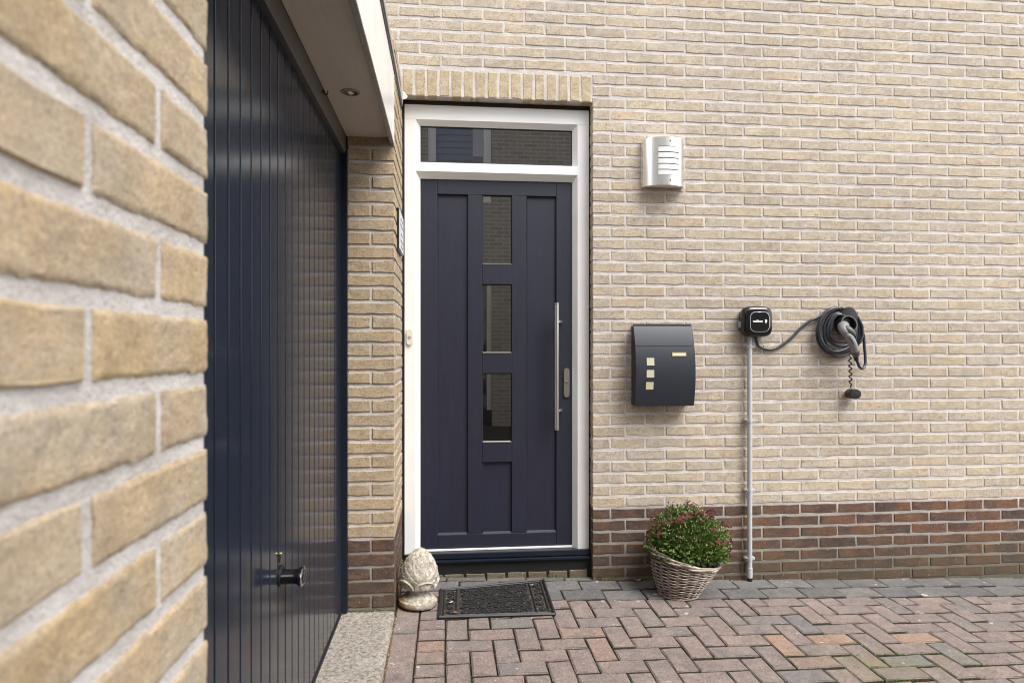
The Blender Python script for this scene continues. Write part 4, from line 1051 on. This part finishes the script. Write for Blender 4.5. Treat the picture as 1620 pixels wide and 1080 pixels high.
for j in range(NZ+1):
    t = j/NZ
    # egg outline
    zz = .074+.192*t
    base = .084*math.sin(PI*min(1, (.20+.80*t)**.86))**.62 if t < 1 else 0
    base = max(base, 0)
    if t < .08: base = min(base, .047+.32*t)
    for k_ in range(NA):
        a = 2*PI*k_/NA
        tv = (t-.20)/.80; dsp = 0
        if tv > -.1:
            for row in range(math.floor(tv*RO)-2, math.floor(tv*RO)+1):
                dv_ = tv*RO-row     # 0 at foot of scale, ~1.9 at its tip
                if dv_ < 0 or dv_ > 1.95 or row < -1: continue
                u_ = a/(2*PI)*CO+(.5 if row % 2 else 0); du = abs(u_-round(u_))
                wd_ = .56*math.sqrt(max(0, 1-(dv_/1.95)**1.9))
                if du < wd_: dsp = max(dsp, (.22+.78*(dv_/1.95)**.8)*.0078*(1-.45*(du/wd_)**2))
            dsp *= min(1, (1-t)*6+.15)
        else: dsp = 0
        if t < .30:   # collar of broad curled leaves
            du = abs(a/(2*PI)*5-round(a/(2*PI)*5)); tl = t/.28
            edge = tl**2*.9+(du*2)**2.2*.9
            if edge < 1: dsp = max(dsp, .006+.007*math.exp(-((edge-.85)/.16)**2)+.004*(1-edge)*abs(math.sin(a*10)))
        r_ = base+dsp+.0008*noise.noise(Vector((14*math.cos(a), 14*math.sin(a), t*14)))
        vs_.append((r_*math.cos(a), r_*math.sin(a), zz))
mb.add(vs_, [(i*NA+k_, i*NA+(k_+1) % NA, (i+1)*NA+(k_+1) % NA, (i+1)*NA+k_) for i in range(NZ) for k_ in range(NA)]); localpart('cone', mb, 'stone', orn)
mb = MB(); mb.lathe([(.045, .072), (.052, .075), (.055, .080), (.052, .085), (.046, .087)], 60); localpart('neck_ring', mb, 'stone', orn)

# ================================================================== DOORMAT
dm = thing('doormat', 'black rubber scrollwork doormat littered with leaf bits before the front door', 'doormat', (.22, -.29, 0))
FL, FR, BR, BL = Vector((-.042, -.476, 0)), Vector((.4926, -.458, 0)), Vector((.505, -.010, 0)), Vector((-.037, -.135, 0))
def mp(u, v, z_=0.):
    p_ = FL.lerp(FR, u).lerp(BL.lerp(BR, u), v); return Vector((p_.x, p_.y, gz(p_.x)+.0015+z_+.010*max(0, v-.8)*u))
def strip_m(mb, u0, v0, u1, v1, w_=.006, z_=.006, n=24):
    pts = [mp(u0+(u1-u0)*i/n, v0+(v1-v0)*i/n, z_) for i in range(n+1)]; mb.tube(pts, w_, 6)
mb = MB()
for d_, w_ in ((.008, .0075), (.045, .004)):
    e_ = d_*1.3
    for s_ in ((d_, e_, 1-d_, e_), (1-d_, e_, 1-d_, 1-e_), (1-d_, 1-e_, d_, 1-e_), (d_, 1-e_, d_, e_)): strip_m(mb, *s_, w_=w_)
for u_ in (.155, .845): strip_m(mb, u_, .05, u_, .95, w_=.004)
part('border', mb, M['mat'], dm, True)
mb = MB()
def spiral(mb, u, v, r_, a0, turns, sgn, n=22):
    q = []
    for i in range(n+1):
        t = i/n; rr = r_*(1-.85*t); a = a0+sgn*turns*2*PI*t; q.append(mp(u+rr*math.cos(a)*.86, v+rr*math.sin(a)*1.15, .006))
    mb.tube(q, .0032, 4)
R = random.Random(9)
for i in range(11):
    for j in range(6):
        u_ = .20+.60*(i+.5)/11*1.0; v_ = .08+.84*(j+.5)/6
        s_ = 1 if (i+j) % 2 else -1
        spiral(mb, u_, v_, .052, PI/2*(i+j), 1.3, s_); spiral(mb, u_+.018, v_+.03, .034, PI/2*(i-j)+1, 1.0, -s_, 14)
for u_ in (.10, .90):
    for j in range(6): spiral(mb, u_, .10+.80*(j+.5)/6, .045, j*2, 1.3, 1 if j % 2 else -1)
part('scrollwork', mb, M['mat'], dm, True, kind='stuff')
mb = MB(); n_ = 12; vs_ = [mp(.01+.98*i/n_, .01+.98*j/n_, .002) for j in range(n_+1) for i in range(n_+1)]
mb.add(vs_, [(j*(n_+1)+i, j*(n_+1)+i+1, (j+1)*(n_+1)+i+1, (j+1)*(n_+1)+i) for j in range(n_) for i in range(n_)]); part('shade_backing', mb, M['web_shade_dirt'], dm)  # added dark sheet, stands in for shaded littered ground under the openwork

# ================================================================== LITTER
lt = MB(); R = random.Random(33)
def crumb(x_, y_, z_, s_, flat=False):
    a = R.uniform(0, 2*PI); b0 = len(lt.v)
    for k_ in range(3):
        an = a+2*PI*k_/3+R.uniform(-.4, .4); lt.v.append((x_+s_*math.cos(an)*R.uniform(.6, 1.3), y_+s_*math.sin(an)*R.uniform(.6, 1.3), z_+R.uniform(0, s_*.3)))
    lt.v.append((x_, y_, z_+s_*(.35 if flat else .9))); lt.f += [(b0, b0+1, b0+3), (b0+1, b0+2, b0+3), (b0+2, b0, b0+3)]
for i in range(1300):   # strip between concrete and pavers
    y_ = -.44-R.random()**1.2*1.0; x_ = -.2355+R.gauss(0, .0055); crumb(x_, y_, gz(x_)-.004+R.random()*.006, R.uniform(.0012, .0035))
for i in range(900):   # on the mat, thicker towards the front left
    u_, v_ = R.random(), R.random()**1.4; p_ = mp(u_, v_, .004); crumb(p_.x, p_.y, p_.z, R.uniform(.0012, .0042), True)
for i in range(260): 
    p_ = mp(R.uniform(0, .95), -.02+R.gauss(0, .025), -.001); crumb(p_.x, p_.y, p_.z, R.uniform(.001, .003), True)
for i in range(220):
    x_ = R.uniform(-.2, .75); y_ = .035-abs(R.gauss(0, .025)); crumb(x_, y_, gz(x_)+.001, R.uniform(.001, .003), True)
for i in range(3600):   # scattered, in and on the joints
    x_ = R.uniform(-.2, 2.6); y_ = R.uniform(-1.3, -.005)
    c_ = round((x_-x0)/PX)*PX+x0; 
    if R.random() < .8 and x_ > 0:
        if R.random() < .5: x_ = c_+R.gauss(0, .0018)
        else: y_ = round((y_-y0)/PY)*PY+y0+R.gauss(0, .0018)
    crumb(x_, y_, gz(x_)-.002, R.uniform(.0010, .0028), True)
for i in range(260): x_ = R.uniform(.78, 3.2); crumb(x_, -.004-abs(R.gauss(0, .004)), gz(x_)+.001, R.uniform(.001, .003))
part('leaf_litter', lt, M['litter'], None, kind='stuff', label='crumbs of leaf, sand and grit on the mat and in the paving joints', cat='litter')
ms_ = MB(); R = random.Random(77)
def tuft(x_, y_, z_, n_, hh, sp_):
    for _ in range(n_):
        a = R.uniform(0, 2*PI); bx_, by_ = x_+R.gauss(0, sp_), y_+R.gauss(0, sp_*.4); q = hh*R.uniform(.4, 1.2); w_ = q*.16
        b0 = len(ms_.v); ms_.v += [(bx_-w_*math.cos(a), by_-w_*math.sin(a), z_), (bx_+w_*math.cos(a), by_+w_*math.sin(a), z_), (bx_+q*.5*math.cos(a+1.3), by_+q*.5*math.sin(a+1.3), z_+q)]; ms_.f.append((b0, b0+1, b0+2))
for i in range(420):   # moss tufts in the joints of the damp patch
    x_ = R.gauss(1.75, .33); y_ = -.95+R.gauss(0, .16)
    if R.random() < .55: y_ = round((y_-y0)/PY)*PY+y0
    else: x_ = round((x_-x0)/PX)*PX+x0
    tuft(x_, y_, gz(x_)-.006, 7, .009, .010)
for x_, y_ in ((.80, -.006), (.845, -.008), (.88, -.006), (1.02, -.006), (-.06, .040), (.28, .040), (.545, .038), (.60, .036)): tuft(x_, y_, gz(x_)+.004, 16, .016, .012)
for i in range(14): tuft(R.uniform(-.44, -.26), -.452, .048, 8, .010, .010)
part('moss', ms_, M['leaf'], None, kind='stuff', label='moss and seedlings in the paving joints and along the wall foot', cat='moss')
# single fallen leaves
def fallen(x_, y_, z_, s_, a, mkey, lab, cat_='leaf', group=None):
    mb = MB(); o_ = []
    for k_ in range(10):
        t = 2*PI*k_/10; r_ = s_*(1+.25*math.cos(2*t))*(.85+.15*math.sin(3*t)); o_.append((x_+r_*math.cos(t+a), y_+r_*.62*math.sin(t+a), z_+.25*s_*math.cos(t)**2))
    o_.append((x_, y_, z_+.001)); mb.add(o_, [(k_, (k_+1) % 10, 10) for k_ in range(10)])
    part('fallen_leaf', mb, M[mkey], None, True, label=lab, cat=cat_, group=group)
fallen(1.010, -.018, gz(1.01)+.004, .020, 0, 'yleaf', 'bright yellow fallen leaf at the foot of the wall left of the basket')
p_ = mp(.10, .45, .012); fallen(p_.x, p_.y, p_.z, .013, .5, 'litter', 'pale curled leaf on the left end of the doormat')
p_ = mp(.14, .10, .012); fallen(p_.x, p_.y, p_.z, .014, 1.2, 'litter', 'tan leaf at the front left corner of the doormat')
p_ = mp(-.035, .75, .0); fallen(p_.x, p_.y, gz(p_.x)+.006, .018, .3, 'wetleaf', 'reddish brown leaf between the stone pine cone and the doormat')
p_ = mp(.86, .83, .012); fallen(p_.x, p_.y, p_.z, .012, .3, 'ringgrey', 'grey pebble-like scrap on the back right corner of the doormat', 'scrap')

# ================================================================== HOUSE ACROSS THE ALLEY (seen in the door glass)
oh = thing('neighbour_house', 'brick house across the drive, seen mirrored in the door panes', 'house', (1, -6.7, 0))
YO = -6.62
m, nt, b = newmat('far_brick', .9, 0, spec=.2)
s_ = N(nt, 'ShaderNodeSeparateXYZ'); nt.links.new(pos(nt), s_.inputs[0]); cxy = N(nt, 'ShaderNodeCombineXYZ'); nt.links.new(s_.outputs[0], cxy.inputs[0]); nt.links.new(s_.outputs[2], cxy.inputs[1])
bt = N(nt, 'ShaderNodeTexBrick'); nt.links.new(cxy.outputs[0], bt.inputs['Vector']); bt.inputs['Scale'].default_value = 1; bt.inputs['Brick Width'].default_value = .218; bt.inputs['Row Height'].default_value = .0625
bt.inputs['Mortar Size'].default_value = .006; bt.inputs['Color1'].default_value = (.30,.265,.22,1); bt.inputs['Color2'].default_value = (.37,.325,.27,1); bt.inputs['Mortar'].default_value = (.50,.48,.45,1)
nt.links.new(bt.outputs[0], b.inputs['Base Color'])
mb = MB()
def wallholes(mb, xa, xb, za, zb_, holes, y0_, y1_):
    xs_ = sorted({xa, xb, *[h[0] for h in holes], *[h[1] for h in holes]}); zs_ = sorted({za, zb_, *[h[2] for h in holes], *[h[3] for h in holes]})
    for i in range(len(xs_)-1):
        for j in range(len(zs_)-1):
            cx_, cz_ = (xs_[i]+xs_[i+1])/2, (zs_[j]+zs_[j+1])/2
            if any(h[0] < cx_ < h[1] and h[2] < cz_ < h[3] for h in holes): continue
            mb.box(xs_[i], xs_[i+1], y0_, y1_, zs_[j], zs_[j+1])
hol = [(-.28, .70, -.1, 2.56), (-.30, .69, 3.5, 5.0), (3.2, 4.6, .9, 2.3), (3.2, 4.6, 3.6, 4.9)]
wallholes(mb, -6, 6.5, -.3, 5.7, hol, YO-.3, YO); put('wall', mb.mesh('wall', m), oh)
mb = MB(); mb.box(-.28, .70, YO-.2, YO-.15, -.1, 2.56); mb.box(.40, .57, YO-.12, YO-.1, 3.5, 5.0); mb.box(3.2, 4.6, YO-.12, YO-.1, .9, 2.3); mb.box(3.2, 4.6, YO-.12, YO-.1, 3.6, 4.9); part('dark_pane', mb, M['glass'], oh)
mb = MB()
for x_ in (-.28, .62): mb.box(x_, x_+.08, YO-.15, YO-.03, .23, 2.48)
mb.box(-.28, .70, YO-.15, YO-.028, 2.481, 2.56)
for x_ in (-.30, .565): mb.box(x_, x_+.12, YO-.09, YO-.02, 3.56, 4.94)
mb.box(-.30, .69, YO-.09, YO-.019, 3.5, 3.559); mb.box(-.30, .69, YO-.09, YO-.019, 4.941, 5.0)
for (a, b_, c_, d_) in hol[2:]:
    for q in ((a, a+.07, c_, d_), (b_-.07, b_, c_, d_), (a+.071, b_-.071, c_, c_+.07), (a+.071, b_-.071, d_-.07, d_)): mb.box(q[0], q[1], YO-.09, YO-.03, q[2], q[3])
part('window_frame', mb, M['white'], oh)
mb = MB()
for i in range(14): 
    z_ = 3.56+i*.1; mb.add([(-.18, YO-.075, z_), (.399, YO-.075, z_), (.399, YO-.084, z_+.1), (-.18, YO-.084, z_+.1), (-.18, YO-.084, z_), (.399, YO-.084, z_)], [(0,3,2,1), (0,1,5,4)])
part('siding', mb, M['siding'], oh)
mb = MB(); mb.add([(-6.3, YO+.3, 5.6), (6.8, YO+.3, 5.6), (6.8, YO-3, 7.0), (-6.3, YO-3, 7.0)], [(0,1,2,3)]); mb.box(-6.3, 6.8, YO+.12, YO+.3, 5.5, 5.6); part('roof', mb, M['trim'], oh)
